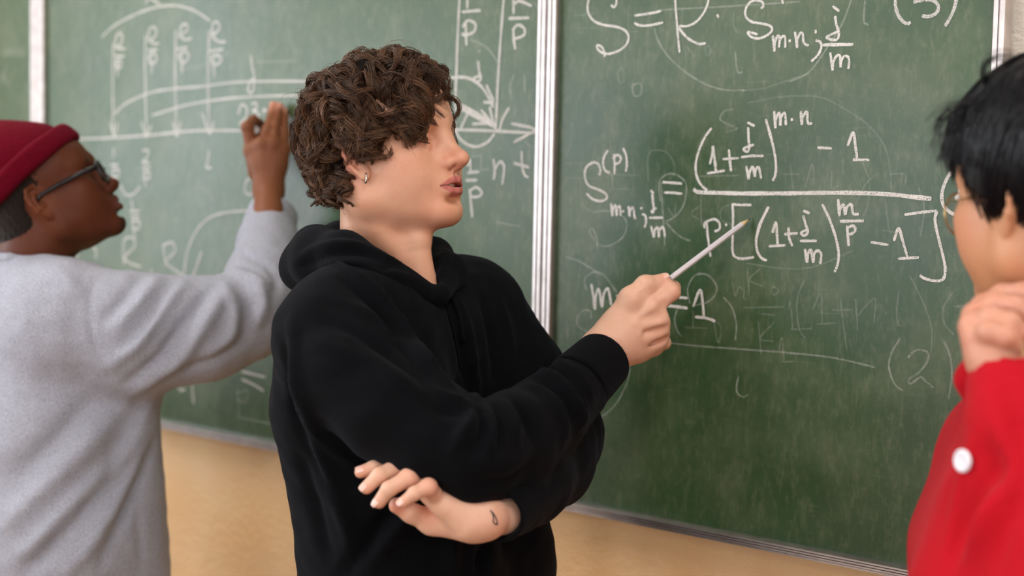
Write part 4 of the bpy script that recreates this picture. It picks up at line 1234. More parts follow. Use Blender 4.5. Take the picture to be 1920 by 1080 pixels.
# ------------------------------------------------------------------ brown curls
def curls(root, Mh):
    rs = np.random.RandomState(21)
    ctr = np.array([-.002, 0, .048]); rad = np.array([.101, .080, .085])
    # dark inner volume
    F = Field()
    F.ell(ctr + (-.002, 0, .006), rad + (.003, .006, .006), .01)
    F.ell((-.048, 0, -.002), (.044, .060, .046), .02)
    F.add(lambda X, Y, Z: (X - .062) * .80 - (Z - .060) * .62 + 0 * Y, (-.3, -.3, -.3), (.3, .3, .3), .012, 'i')
    F.add(lambda X, Y, Z: X * .70 - (Z - .012) * .70 + 0 * Y, (-.3, -.3, -.3), (.3, .3, .3), .015, 'i')
    V, Fc = F.mesh(.004)
    N = vnormals(V, Fc)
    V = V + N * (.004 * vnoise(V, 190, 2))[:, None]
    base = part('hair', to_world(Mh, V), Fc, M['hair_under'], root)
    base['label'] = 'short loose brown curls'
    # curls: each lock winds over the head and is made of many strands
    NL, NS, NP = 820, 20, 20
    g = rs.normal(size=(9000, 3)); g /= np.linalg.norm(g, axis=1)[:, None]
    p = ctr + g * rad
    x, y, z = p.T
    ok = (z > -.044) & ~((x > .055) & (z < .082)) & ~((x > -.012) & (z < .020)) & ~((x > .046) & (z < .052)) & (x * .75 - (z - .02) * .66 < .030)
    g = g[ok]
    # even spacing
    pick = [0]; d2 = np.full(len(g), 9.)
    for _ in range(NL - 1):
        d2 = np.minimum(d2, np.sum((g - g[pick[-1]]) ** 2, axis=1)); pick.append(int(np.argmax(d2)))
    g = g[pick]; n = len(g)
    # a forelock falling over the near temple, and locks over the top of the ear
    def px_roots(k, x0, x1, y0, y1):
        o = (to_local(Mh, CAM) - ctr) / (rad * 1.04); out = []
        for _ in range(k):
            d = to_local(Mh, P(x0 + (x1 - x0) * rs.rand(), y0 + (y1 - y0) * rs.rand(), 1.5)) - to_local(Mh, CAM); d = d / (rad * 1.04)
            a_, b_, c_ = d.dot(d), d.dot(o), o.dot(o) - 1
            disc = b_ * b_ - a_ * c_
            h_ = o + d * ((-b_ - math.sqrt(max(disc, 0))) / a_); out.append(h_ / np.linalg.norm(h_))
        return np.array(out)
    nf1, nf2 = 64, 64; nf = nf1 + nf2
    g = np.vstack([g, px_roots(nf1, 752, 798, 150, 195), px_roots(nf2, 640, 722, 185, 245)]); n = len(g)
    p0 = ctr + g * rad
    # flow: away from the crown, down; forward at the front
    crown = np.array([-.045, 0, .125])
    fl = p0 - crown; fl /= np.linalg.norm(fl, axis=1)[:, None]
    fl = fl * .55 + np.array([.10, 0, -.62]) + rs.normal(size=(n, 3)) * .55
    front = np.clip((p0[:, 0] - .02) / .05, 0, 1)[:, None]
    fl += front * np.array([.55, 0, -.10])
    gt = np.vstack([px_roots(nf1, 740, 774, 232, 268), np.vstack([px_roots(nf2 // 2, 640, 690, 258, 280), px_roots(nf2 - nf2 // 2, 682, 712, 268, 296)])])
    fl[-nf:] = gt + rs.normal(size=(nf, 3)) * .03
    fl -= g * np.sum(fl * g, axis=1)[:, None]; fl /= np.linalg.norm(fl, axis=1)[:, None]
    Ln = .050 + .034 * rs.rand(n)
    Ln += .012 * front[:, 0]
    low = np.clip((.03 - p0[:, 2]) / .05, 0, 1); Ln -= .016 * low
    Ln[-nf:] = np.arccos(np.clip(np.sum(g[-nf:] * gt, axis=1), -1, 1)) * np.linalg.norm(p0[-nf:] - ctr, axis=1) * (.75 + .25 * rs.rand(nf))
    back = np.clip((-.01 - p0[:, 0]) / .06, 0, 1)
    lift = (.010 + .018 * rs.rand(n)) * (1 - .45 * low) * (1 - .45 * back)
    lift[-nf:] = .010 + .010 * rs.rand(nf)
    t = np.linspace(0, 1, NP)
    turns = (1.2 + 1.0 * rs.rand(n)) * np.where(rs.rand(n) < .5, 1, -1)
    rho = .0065 + .0075 * rs.rand(n)
    ph0 = rs.rand(n) * 6.283
    R = np.linalg.norm(p0 - ctr, axis=1)
    ang = (Ln / R)[:, None] * t[None, :]
    dirs = g[:, None, :] * np.cos(ang)[..., None] + fl[:, None, :] * np.sin(ang)[..., None]
    hgt = lift[:, None] * np.sin(np.clip(t * 1.5, 0, 1) * math.pi / 2)[None, :] * (1 - .35 * np.clip(t - .6, 0, 1) / .4)[None, :]
    C = ctr + dirs * rad + dirs * hgt[..., None]
    # hanging ends
    C[:, :, 2] -= (.010 * t ** 2)[None, :]
    side = np.cross(g, fl)
    ph = ph0[:, None] + turns[:, None] * 6.283 * t[None, :]
    amp = (rho[:, None] * (np.clip(t / .25, 0, 1) * (.65 + .55 * t))[None, :])
    hel = (dirs * np.cos(ph)[..., None] + side[:, None, :] * np.sin(ph)[..., None]) * amp[..., None]
    C0 = C.copy(); C = C + hel
    # keep the brow, the far side of the face and the ear free
    X_, Y_, Z_ = C[..., 0], C[..., 1], C[..., 2]
    ear = (X_ > -.034) & (X_ < .046) & (Y_ < -.045)
    bad = ((Z_ < .060) & (X_ > .070) & (Y_ > -.024)) | ((Z_ < .012) & (X_ > .045)) | (ear & (Z_ < .006)) | ((Z_ < .026) & (X_ > .046) & (Y_ < -.045)) | (Z_ < -.086)
    bad[-nf:-nf2] = (Z_[-nf:-nf2] < .042) & (Y_[-nf:-nf2] > -.008)
    bad[-nf2:] = Z_[-nf2:] < -.030
    keep = ~np.any(bad, axis=1)
    C, hel, amp, dirs, C0, ph, side = C[keep], hel[keep], amp[keep], dirs[keep], C0[keep], ph[keep], side[keep]; n = len(C)
    # ribbon frame of each lock
    T = np.gradient(C, axis=1); T /= np.linalg.norm(T, axis=2)[..., None]
    wv = np.cross(T, -hel / (amp[..., None] + 1e-6) + 1e-3); wv /= np.linalg.norm(wv, axis=2)[..., None] + 1e-9
    nv = np.cross(T, wv)
    lockt = rs.rand(len(keep))
    paths, rads, shade = [], [], []
    prof = np.interp(t, [0, .12, .6, 1], [.7, 1.0, .8, .10])
    for s in range(NS):
        u_ = rs.uniform(-1, 1, n); v_ = rs.uniform(-1, 1, n)
        wd = (.0064 * u_)[:, None] * prof[None, :]; th = (.0028 * v_)[:, None] * prof[None, :]
        pj = ph + (rs.normal(size=n) * .14)[:, None]; aj = amp * (1 + .10 * rs.normal(size=n))[:, None]
        hj = (dirs * np.cos(pj)[..., None] + side[:, None, :] * np.sin(pj)[..., None]) * aj[..., None]
        q = C0 + hj + wv * wd[..., None] + nv * th[..., None]
        jit = rs.normal(size=(n, 1, 3)) * .0009
        q = q + jit * (t ** 1.2)[None, :, None]
        paths.append(q)
        rads.append((.00034 + .00020 * rs.rand(n))[:, None] * np.interp(t, [0, .7, 1], [1, 1, .35])[None, :])
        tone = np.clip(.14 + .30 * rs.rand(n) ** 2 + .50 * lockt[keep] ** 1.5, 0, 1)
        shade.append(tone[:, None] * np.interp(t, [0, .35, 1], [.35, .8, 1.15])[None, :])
    # curls on the nape, behind the ear
    nn = 64
    a0 = np.stack([592 + 54 * rs.rand(nn), 306 + 34 * rs.rand(nn)], 1); a1 = a0 + np.stack([-4 + 16 * rs.rand(nn), 34 + 22 * rs.rand(nn)], 1)
    a1[:, 1] = np.minimum(a1[:, 1], 388)
    dep = lambda x: np.interp(x, [590, 622, 650, 672], [1.665, 1.606, 1.574, 1.560]) - .004
    q0 = np.array([P(x, y, dep(x)) for x, y in a0]); q1 = np.array([P(x, y, dep(x)) for x, y in a1])
    cc = q0[:, None] + (q1 - q0)[:, None] * t[None, :, None]
    pr = rs.rand(nn) * 6.28; tr = (1.0 + .9 * rs.rand(nn)) * np.where(rs.rand(nn) < .5, 1, -1); rr_ = .0055 + .005 * rs.rand(nn)
    lt = rs.rand(nn)
    for s in range(NS):
        pj = pr[:, None] + tr[:, None] * 6.283 * t[None] + (rs.normal(size=nn) * .14)[:, None]
        aj = rr_[:, None] * np.clip(t / .2, 0, 1)[None] * (1 + .12 * rs.normal(size=nn))[:, None]
        q = cc + (RIGHT * np.cos(pj)[..., None] - FWD * np.sin(pj)[..., None]) * aj[..., None] + UP * ((rs.uniform(-.004, .004, nn))[:, None] * prof[None])[..., None] + RIGHT * ((rs.uniform(-.003, .003, nn))[:, None] * prof[None])[..., None]
        paths.append(to_local(Mh, q.reshape(-1, 3)).reshape(q.shape))
        rads.append((.00034 + .0002 * rs.rand(nn))[:, None] * np.interp(t, [0, .7, 1], [1, 1, .35])[None, :])
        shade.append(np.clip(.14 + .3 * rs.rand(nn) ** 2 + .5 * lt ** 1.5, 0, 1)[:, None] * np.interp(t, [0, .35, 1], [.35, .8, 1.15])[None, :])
    # stray single hairs around the outline
    ns = 520
    k = rs.randint(0, n, ns)
    q = ctr + (C[k] - ctr) * (1 + .05 * rs.rand(ns))[:, None, None] + rs.normal(size=(ns, 1, 3)) * .004
    q = q + rs.normal(size=(ns, 1, 3)) * .010 * (t ** 2)[None, :, None]
    paths.append(q); rads.append(np.full((ns, NP), .00016)); shade.append(np.full((ns, NP), .55))
    pa = np.concatenate(paths); ra = np.concatenate(rads); sh = np.concatenate(shade)
    Vq, Fq, Cq = strand_mesh(to_world(Mh, pa.reshape(-1, 3)).reshape(pa.shape), ra, sh)
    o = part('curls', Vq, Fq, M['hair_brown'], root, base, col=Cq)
    o['kind'] = 'stuff'
curls(P1, MH1)

# ------------------------------------------------------------------ person in the grey sweatshirt writing on the board
def man_grey():
    rs = np.random.RandomState(9)
    b, pit = math.radians(15), math.radians(29)
    fwd = (RIGHT * math.cos(b) + FWD * math.sin(b)) * math.cos(pit) + UP * math.sin(pit)
    h0 = RIGHT * math.cos(b) + FWD * math.sin(b)
    up = UP * math.cos(pit) - h0 * math.sin(pit)
    left = np.cross(up, fwd)
    near_ear = P(78, 380, 2.06)
    org = near_ear + left * .074
    Mh = head_frame(fwd, up, org)
    lc = lambda p: to_local(Mh, p)
    nb = P(45, 545, 2.13)
    F = head_field([(-.015, 0, -.015), lc(P(72, 460, 2.125)), lc(nb)], [.052, .055, .064], gap=.001, nose=.985, lip=1.22, jaw=1.02)
    ear_prims(F, -1, tilt=.5, base=(-.004, .0715, .000), slant=.2); ear_prims(F, 1)
    for s in (-1, 1): F.ell((.104, s * .016, -.023), (.011, .008, .0085), .006)
    V, Fc = F.mesh(.0018)
    base = srgb(92, 44, 22)
    dk = srgb(60, 36, 26)
    col = tint_skin(V, base, [((.10, 0, -.05), (.022, .03, .018), srgb(86, 48, 38), .7), ((.098, 0, -.085), (.022, .022, .018), (.010, .007, .006), .92), ((.055, -.045, -.01), .03, srgb(106, 56, 32), .5),
        ((.07, -.05, .05), .03, srgb(102, 52, 30), .5), ((-.004, -.085, .0), .03, srgb(140, 80, 52), .5), ((.105, 0, -.036), (.012, .02, .006), (.02, .013, .01), .6), ((-.02, -.05, -.10), .06, srgb(100, 58, 38), .5)])
    lw = lip_mask(V)[:, None]
    col = col * (1 - lw * .8) + np.array(srgb(104, 58, 52)) * lw * .8
    parts = [(to_world(Mh, V), Fc)]; cols = [col]
    # ---- writing hand
    Z = lambda x, y, d: P(440 + x * .2131, 170 + y * .2131, d - .014)
    H = Field()
    wr = Z(300, 880, 2.325)
    H.cone(Z(300, 1120, 2.27), .030, wr, .0265, .02)
    mc = [Z(150, 530, 2.335), Z(240, 480, 2.325), Z(335, 475, 2.330), Z(425, 510, 2.342)]
    fi = [[Z(112, 320, 2.330), Z(165, 258, 2.360), Z(222, 285, 2.388)],
          [Z(290, 345, 2.345), Z(330, 210, 2.372), Z(342, 128, 2.392)],
          [Z(355, 320, 2.352), Z(382, 200, 2.378), Z(395, 140, 2.395)],
          [Z(428, 355, 2.360), Z(432, 240, 2.382), Z(432, 180, 2.396)]]
    for m_, r_ in zip(mc, (.0150, .0150, .0145, .0140)): H.cone(wr, .021, m_, r_, .016)
    H.cone(Z(260, 650, 2.335), .022, Z(350, 650, 2.340), .021, .02)
    for i in range(3): H.cone(mc[i], .0130, mc[i + 1], .0125, .010)
    for m_ in mc: H.ell(m_ - FWD * .006, (.0085, .0085, .0075), .008)
    for m_ in mc: H.cone(wr * .45 + m_ * .55 - FWD * .014, .003, m_ - FWD * .0105, .0034, .008)
    for i, f_ in enumerate(fi):
        r_ = (.0122, .0105, .0092, .0080) if i else (.0128, .0112, .0095, .0082)
        H.chain([mc[i]] + f_, r_, .0035)
        H.ell(f_[0], np.ones(3) * (r_[1] + .0008), .004)
    H.chain([Z(200, 720, 2.355), Z(150, 520, 2.385), Z(190, 420, 2.392), Z(215, 350, 2.395)], [.018, .0145, .0115, .0095], .006)
    Vh, Fh = H.mesh(.0016)
    hb = srgb(130, 80, 54)
    tips = [(f_[2], (.016, .016, .016), srgb(226, 160, 140), .8) for f_ in fi[1:]] + [(fi[1][1] + UP * .012, .012, srgb(206, 140, 118), .5)] + [(m_, .012, srgb(120, 74, 54), .5) for m_ in mc] + [(Z(290, 400, 2.34), .012, srgb(118, 74, 54), .4)]
    parts.append((Vh, Fh)); cols.append(tint_skin(Vh, hb, tips))
    # ---- body
    sR, sL = P(120, 590, 2.03), P(-165, 590, 2.30)
    el = P(492, 585, 2.13)
    hip = P(60, 1180, 2.18)
    tdir = sL - sR; tdir[2] = 0; tdir /= np.linalg.norm(tdir)
    ff = np.array([tdir[1], -tdir[0], 0])
    eL = sL + np.array([0, 0, -.28]) - ff * .03; wL = eL + ff * .12 + np.array([0, 0, -.20])
    Bd = Field()
    Bd.chain([nb, P(40, 760, 2.17), hip], [.055, .075, .09], .06); Bd.cone(sR, .05, sL, .05, .05)
    Bd.chain([sR, el, wr], [.045, .034, .024], .02); Bd.chain([sL, eL, wL], [.045, .034, .024], .02)
    hl = Field()      # lowered left hand
    hl.chain([wL - ff * .03 + np.array([0, 0, .05]), wL, wL + np.array([0, 0, -.06]) + ff * .02], [.026, .024, .026], .02)
    for i in range(4):
        p0 = wL + np.array([0, 0, -.07]) + ff * (.045 - .020 * i); hl.chain([p0, p0 + np.array([0, 0, -.045]) + tdir * -.01, p0 + np.array([0, 0, -.075]) + tdir * -.03], [.010, .009, .007], .004)
    hl.chain([wL + ff * .03 + np.array([0, 0, -.03]), wL + ff * .06 + np.array([0, 0, -.075])], [.013, .009], .008)
    for q in (Bd.mesh(.010), hl.mesh(.003)):
        parts.append(q); cols.append(np.tile(np.array(hb), (len(q[0]), 1)))
    Va, Fa = merge(parts)
    root = person_root('person', Va, Fa, np.vstack(cols), M['skin_b'], (hip[0], hip[1], 0))
    tag(root, 'person in a grey sweatshirt, crimson beanie and black glasses writing on the board', 'person')
    # ---- sweatshirt
    S = Field()
    tor = [P(40, 640, 2.16), P(40, 800, 2.17), P(55, 960, 2.17), P(66, 1120, 2.18)]
    hw = [.115, .115, .11, .11]; rr = [.120, .128, .130, .136]
    for i in range(3):
        S.cone(tor[i], rr[i] * .97, tor[i + 1], rr[i + 1] * .97, .05)
        for s in (-1, 1): S.cone(tor[i] + tdir * s * hw[i], rr[i], tor[i + 1] + tdir * s * hw[i + 1], rr[i + 1], .06)
    S.cone(P(95, 578, 2.06), .078, P(-110, 575, 2.25), .078, .06)
    S.cone(P(70, 535, 2.09), .050, P(10, 535, 2.15), .050, .05)
    S.chain([P(150, 612, 2.05), P(260, 626, 2.06), P(380, 618, 2.09), P(472, 592, 2.12)], [.105, .095, .081, .068], .045)
    S.chain([P(470, 592, 2.12), P(496, 520, 2.19), P(502, 455, 2.25), P(506, 425, 2.28)], [.070, .064, .052, .046], .03)
    S.chain([sL, eL, wL], [.085, .062, .042], .04)
    S.cone(P(240, 760, 2.10), .050, P(255, 1130, 2.14), .060, .05)
    S.chain([P(70, 420, 2.125), P(62, 520, 2.12)], [.058, .060], .010, op='s')
    Vs, Fs = S.mesh(.0062)
    Vs = smooth_mesh(Vs, Fs, 1)
    Vs = folds(Vs, Fs, [
        ([(190, 510), (170, 560), (175, 640), (215, 720)], .006, -.004),
        ([(200, 690), (260, 640), (310, 570), (350, 525)], .012, .013), ([(230, 720), (300, 670), (350, 600), (400, 535)], .011, -.012), ([(240, 740), (330, 680), (390, 600), (425, 540)], .013, .013),
        ([(300, 520), (260, 570), (215, 620)], .011, .010), ([(270, 510), (230, 560), (195, 600)], .010, -.008), ([(330, 530), (280, 600), (220, 660)], .009, -.010),
        ([(420, 530), (440, 590), (425, 640), (380, 670)], .012, .012), ([(450, 530), (465, 580), (455, 630)], .010, -.010), ([(480, 520), (495, 570), (475, 620)], .012, .011),
        ([(500, 500), (520, 530), (505, 570)], .008, -.008), ([(430, 505), (470, 520), (510, 540)], .008, .008), ([(440, 470), (480, 485), (510, 500)], .007, -.006),
        ([(290, 715), (400, 670), (480, 620)], .012, -.006),
        ([(285, 745), (230, 850), (130, 960), (30, 1060)], .018, .018), ([(230, 760), (150, 850), (60, 940), (0, 990)], .020, .014), ([(250, 800), (180, 920), (90, 1030), (40, 1080)], .016, -.016),
        ([(180, 740), (100, 830), (20, 900)], .018, -.012), ([(290, 780), (240, 900), (170, 1020), (120, 1080)], .014, .012), ([(285, 840), (240, 950), (190, 1060)], .012, -.012),
        ([(255, 900), (262, 1000), (268, 1080)], .006, -.004), ([(60, 700), (120, 720), (180, 700)], .03, -.006), ([(100, 500), (130, 530), (150, 560)], .012, .006), ([(20, 510), (40, 560), (50, 620)], .016, .004)])
    Ns = vnormals(Vs, Fs)
    Vs = Vs + Ns * (.0016 * vnoise(Vs, 55, 13) + .0008 * vnoise(Vs, 140, 14))[:, None]
    sw = part('sweatshirt', Vs, Fs, M['sweater'], root); sw['label'] = 'light grey melange sweatshirt'
    Q = Field()      # turned-back cuff
    c0, c1 = P(500, 450, 2.262), P(512, 396, 2.312); ax = (c1 - c0) / np.linalg.norm(c1 - c0)
    Q.cone(c0, .0505, c1, .0480, .01)
    for cut, sg in ((c1, 1), (c0, -1)):
        Q.add(lambda X, Y, Z, cut=cut, sg=sg: sg * ((X - cut[0]) * ax[0] + (Y - cut[1]) * ax[1] + (Z - cut[2]) * ax[2]), c0 - .2, c1 + .2, .010, 'i')
    Q.cone(c1 - ax * .012, .037, c1 + ax * .05, .042, .004, op='s')
    Vq, Fq = Q.mesh(.003); Vq = Vq + vnormals(Vq, Fq) * (.0012 * vnoise(Vq, 120, 5))[:, None]
    part('cuff', Vq, Fq, M['sweater'], root, sw)
    cr = Field()     # neckband
    ringp = []
    c = P(58, 498, 2.125)
    for t in np.linspace(0, 2 * math.pi, 14):
        ringp.append(c + tdir * (.072 * math.cos(t)) + ff * (.062 * math.sin(t)) + UP * (-.016 * math.sin(t)))
    cr.chain(ringp, .0085, .006)
    Vq, Fq = cr.mesh(.003); part('neckband', Vq, Fq, M['sweater'], root, sw)
    # ---- beanie
    K = Field()
    K.ell((-.010, 0, .070), (.104, .084, .084), .02)
    K.ell((-.040, 0, .100), (.078, .074, .074), .03)
    nrm = np.array([-.30, 0, 1.0]); nrm /= np.linalg.norm(nrm)
    edge = lambda X, Y, Z: -((X - .085) * nrm[0] + Y * 0 + (Z - .072) * nrm[2])
    K.add(edge, (-.3, -.3, -.3), (.3, .3, .3), .006, 'i')
    Vk, Fk = K.mesh(.0030); Vk = Vk + vnormals(Vk, Fk) * (.0012 * vnoise(Vk, 70, 8))[:, None]
    bn = part('beanie', to_world(Mh, Vk), Fk, M['beanie'], root); bn['label'] = 'crimson knitted beanie'
    Kb = Field()
    Kb.ell((-.008, 0, .066), (.1190, .0970, .094), .02)
    Kb.add(edge, (-.3, -.3, -.3), (.3, .3, .3), .008, 'i')
    up_e = lambda X, Y, Z: ((X - .085) * nrm[0] + Y * 0 + (Z - .112) * nrm[2])
    Kb.add(up_e, (-.3, -.3, -.3), (.3, .3, .3), .010, 'i')
    Vk, Fk = Kb.mesh(.0026)
    rt = np.arctan2(Vk[:, 1], Vk[:, 0] + .008)
    Vk = Vk + vnormals(Vk, Fk) * (.0005 * np.sin(rt * 120) + .0014 * vnoise(Vk, 60, 9))[:, None]
    part('beanie_cuff', to_world(Mh, Vk), Fk, M['beanie'], root, bn)
    # cropped hair below the beanie
    C = Field()
    C.ell((-.004, 0, .050), (.0995, .0775, .084), .01); C.ell((-.045, 0, -.010), (.056, .064, .060), .02)
    C.add(lambda X, Y, Z: X * .62 - (Z + .0) * .45 - .012 + 0 * Y, (-.3, -.3, -.3), (.3, .3, .3), .012, 'i')
    C.add(lambda X, Y, Z: -(Z + .062) + 0 * X + 0 * Y, (-.3, -.3, -.3), (.3, .3, .3), .02, 'i')
    C.add(lambda X, Y, Z: np.sqrt((X + .004) ** 2 + ((np.abs(Y) - .075) * .6) ** 2 + (Z + .004) ** 2) - .026, (-.06, -.12, -.06), (.06, .12, .06), .008, 's')
    Vc, Fc2 = C.mesh(.0028); Vc = Vc + vnormals(Vc, Fc2) * (.0010 * vnoise(Vc, 900, 3))[:, None]
    part('hair', to_world(Mh, Vc), Fc2, M['hair_crop'], root)
    # eyebrow
    n = 140
    for s_ in (-1, 1):
        u_ = rs.rand(n)
        p0 = np.stack([np.interp(u_, [0, .5, 1], [.1030, .1010, .0860]), s_ * np.interp(u_, [0, .5, 1], [.012, .028, .047]), np.interp(u_, [0, .6, 1], [.0320, .0380, .0340]) + rs.normal(size=n) * .0028], 1)
        dr = np.stack([-.004 + 0 * u_, s_ * .007 * np.ones(n), .002 - .004 * u_], 1)
        tt = np.linspace(0, 1, 4); pp = p0[:, None, :] + dr[:, None, :] * tt[None, :, None] + np.array([.0015, 0, 0]) * np.sin(tt * 3.1)[None, :, None]
        Vq, Fq, Cq = strand_mesh(to_world(Mh, pp.reshape(-1, 3)).reshape(n, 4, 3), np.full((n, 4), .0006), rs.rand(n) * .2)
        part('eyebrow', Vq, Fq, M['hair_black'], root, col=Cq)
    # ---- glasses
    ge = link('eyeglasses', None, root); ge['label'] = 'black rectangular glasses'
    W = lambda p: to_world(Mh, np.array(p, float))
    def rim(s):
        c = np.array([.114, s * .034, .006]); pts = []
        for t in np.linspace(0, 2 * math.pi, 28, endpoint=False):
            ct, st = math.cos(t), math.sin(t)
            r = (abs(ct) ** 4 + abs(st) ** 4) ** -.25
            pts.append(c + np.array([-.006 * abs(r * ct) * (1 if ct * s > 0 else 0), .0265 * r * ct, .0185 * r * st - .000]))
        return pts
    for s in (-1, 1):
        rp = rim(s)
        mbpart('rim', MB().tube(W(rp), .0030, 6, closed=True), M['black_plastic'], root, ge)
        mid_ = np.mean(rp, axis=0)
        lv = [W([mid_])[0]] + [W([q])[0] for q in rp]
        part('lens', lv, [(0, 1 + i, 1 + (i + 1) % 28) for i in range(28)], M['glass'], root, ge, smooth=False)
        mbpart('temple', MB().tube(W([(.108, s * .0605, .014), (.085, s * .072, .015), (.040, s * .0775, .014), (.006, s * .0785, .012), (-.012, s * .078, .002)]), [.0046, .0044, .0036, .0032, .0022], 8, flat=1.0), M['black_plastic'], root, ge)
    mbpart('bridge', MB().tube(W([(.113, -.0085, .010), (.118, 0, .012), (.113, .0085, .010)]), .002, 8), M['black_plastic'], root, ge)
    # ---- trousers, shoes
    T_, sh = Field(), Field()
    T_.cone(hip + tdir * .07, .125, hip - tdir * .07, .125, .05)
    for s in (-1, 1):
        h1 = hip + tdir * s * .095; an = np.array([h1[0], h1[1], .07])
        T_.chain([h1, np.array([h1[0], h1[1], .5]) + ff * .02, an], [.10, .078, .062], .03)
        sh.cone(an + np.array([0, 0, -.025]) - ff * .02, .042, an + ff * .16 + np.array([0, 0, -.03]), .036, .02)
    q = T_.mesh(.012); part('trousers', q[0], q[1], M['trouser2'], root)
    sh.add(lambda X, Y, Z: -Z + 0 * X + 0 * Y, (-9, -9, -1), (9, 9, 9), .002, 'i')
    q = sh.mesh(.008); part('shoes', q[0], q[1], M['shoe'], root)
    # ---- stick of chalk between forefinger and thumb
    c0 = Z(193, 345, 2.372); c1 = on_wall(440 + 203 * .2131, 170 + 335 * .2131, -.0015)
    ck = MB().tube([c0 - (c1 - c0) * .15, c1], .0062, 14).build('chalk_stick', M['chalk_stick'])
    tag(ck, 'stub of white chalk pinched in the writing hand', 'chalk')
    return root
P2 = man_grey()

# ------------------------------------------------------------------ person in the red shirt, chin on hand
def man_red():
    rs = np.random.RandomState(33)
    b = math.radians(68)
    h0 = -RIGHT * math.cos(b) + FWD * math.sin(b)
    fwd = h0 - UP * .04; fwd /= np.linalg.norm(fwd)
    up = UP - fwd * UP.dot(fwd); up /= np.linalg.norm(up)
    d0 = 1.20; org = CAM + FWD * d0 + RIGHT * .5457 + UP * ((540 - 388) / FPX * d0)
    Mh = head_frame(fwd, up, org); lc = lambda p: to_local(Mh, p)
    left = Mh[0][:, 1]
    bt = math.radians(18); ff = -RIGHT * math.cos(bt) + FWD * math.sin(bt); ff[2] = 0; ff /= np.linalg.norm(ff)
    tl = np.cross((0, 0, 1.0), ff)
    nb = org - UP * .175 - ff * .035
    F = head_field([(-.015, 0, -.02), lc(org - UP * .12 - ff * .02), lc(nb)], [.050, .052, .060], gap=.001, nose=.95, wide=1.06, jaw=1.0)
    ear_prims(F, 1); ear_prims(F, -1)
    V, Fc = F.mesh(.0020)
    base = srgb(208, 152, 116)
    col = tint_skin(V, base, [((.06, .05, -.02), .03, srgb(226, 150, 122), .5), ((.03, .05, -.07), .04, srgb(206, 146, 104), .5)])
    lw = lip_mask(V)[:, None]; col = col * (1 - lw) + np.array(srgb(190, 110, 100)) * lw
    parts = [(to_world(Mh, V), Fc)]; cols = [col]
    H = Field()
    wr = P(1862, 672, 1.125)
    H.cone(P(1905, 760, 1.105), .027, wr, .0225, .015)
    mc = [P(1846, 578, 1.175), P(1832, 594, 1.155), P(1828, 612, 1.140), P(1834, 632, 1.128)]
    fi = [[P(1880, 553, 1.178), P(1918, 548, 1.160), P(1945, 560, 1.145)], [P(1868, 570, 1.146), P(1906, 574, 1.128), P(1930, 592, 1.122)],
          [P(1858, 596, 1.122), P(1894, 604, 1.108), P(1912, 622, 1.108)], [P(1856, 622, 1.108), P(1886, 632, 1.100), P(1900, 648, 1.104)]]
    for m_ in mc: H.cone(wr, .018, m_, .0125, .012)
    for i in range(3): H.cone(mc[i], .0115, mc[i + 1], .0110, .008)
    for i, f_ in enumerate(fi): H.chain([mc[i]] + f_, (.0122, .0108, .0096, .0084), .004)
    H.chain([P(1880, 660, 1.14), P(1885, 620, 1.165), P(1910, 580, 1.175), P(1930, 560, 1.172)], [.016, .0135, .0110, .0095], .008)
    q = H.mesh(.0018); hb = srgb(208, 150, 126)
    parts.append(q); cols.append(tint_skin(q[0], hb, [(m_, .014, srgb(226, 146, 124), .5) for m_ in mc]))
    # torso directions
    hip = np.array([org[0], org[1], 0]) - ff * .06; hip[2] = .88
    sL = nb + tl * .17 - UP * .06 - ff * .02; sR = nb - tl * .17 - UP * .06 - ff * .02
    eL = P(1985, 1265, 1.03)
    eR = sR + np.array([0, 0, -.27]) - ff * .02; wR = eR + ff * .16 + tl * .16 + np.array([0, 0, .02])
    Bd = Field(); Bd.chain([nb, (nb + hip) / 2 + ff * .05, hip + ff * .04], [.05, .06, .07], .05); Bd.cone(sL, .03, sR, .03, .04)
    Bd.chain([sL, eL, wr], [.04, .03, .022], .02); Bd.chain([sR, eR, wR], [.04, .03, .022], .02)
    rh = Field(); rh.chain([wR - tl * .03, wR + tl * .05 + ff * .01], [.024, .026], .02)
    for i in range(4):
        p0 = wR + tl * .06 + np.array([0, 0, .03 - .019 * i]); rh.chain([p0, p0 + tl * .04 + ff * .012, p0 + tl * .06 - ff * .01], [.010, .009, .007], .004)
    rh.chain([wR + tl * .02 + np.array([0, 0, .02]), wR + tl * .05 + np.array([0, 0, .055])], [.013, .009], .008)
    for q in (Bd.mesh(.010), rh.mesh(.003)):
        parts.append(q); cols.append(np.tile(np.array(hb), (len(q[0]), 1)))
    Va, Fa = merge(parts)
    root = person_root('person', Va, Fa, np.vstack(cols), M['skin_c'], (hip[0], hip[1], 0))
    tag(root, 'black-haired person in a red shirt resting the chin on a hand', 'person')
    # ---- shirt
    S = Field()
    tc = nb + ff * .03; tc = np.array([tc[0], tc[1], 0])
    lv = [(-.040, .030, .050, .045), (-.095, .024, .086, .085), (-.19, .034, .100, .09), (-.40, .034, .106, .085), (hip[2] - nb[2], .030, .112, .08)]
    for (z0, f0, r0, w0), (z1, f1, r1, w1) in zip(lv[:-1], lv[1:]):
        for s in (-1, 0, 1):
            a0 = tc + ff * f0 + tl * s * w0; a1 = tc + ff * f1 + tl * s * w1
            S.cone((a0[0], a0[1], nb[2] + z0), r0, (a1[0], a1[1], nb[2] + z1), r1, .035)
    S.cone(sL, .066, sR, .066, .05)
    S.chain([sL, (sL + eL) / 2, eL], [.068, .062, .056], .03)
    S.chain([eL, P(1950, 980, 1.070), P(1915, 790, 1.100), P(1894, 716, 1.115)], [.054, .053, .045, .039], .02)
    S.chain([sR, eR, wR], [.08, .066, .044], .04)
    S.chain([org - UP * .06, nb], [.055, .055], .012, op='s')
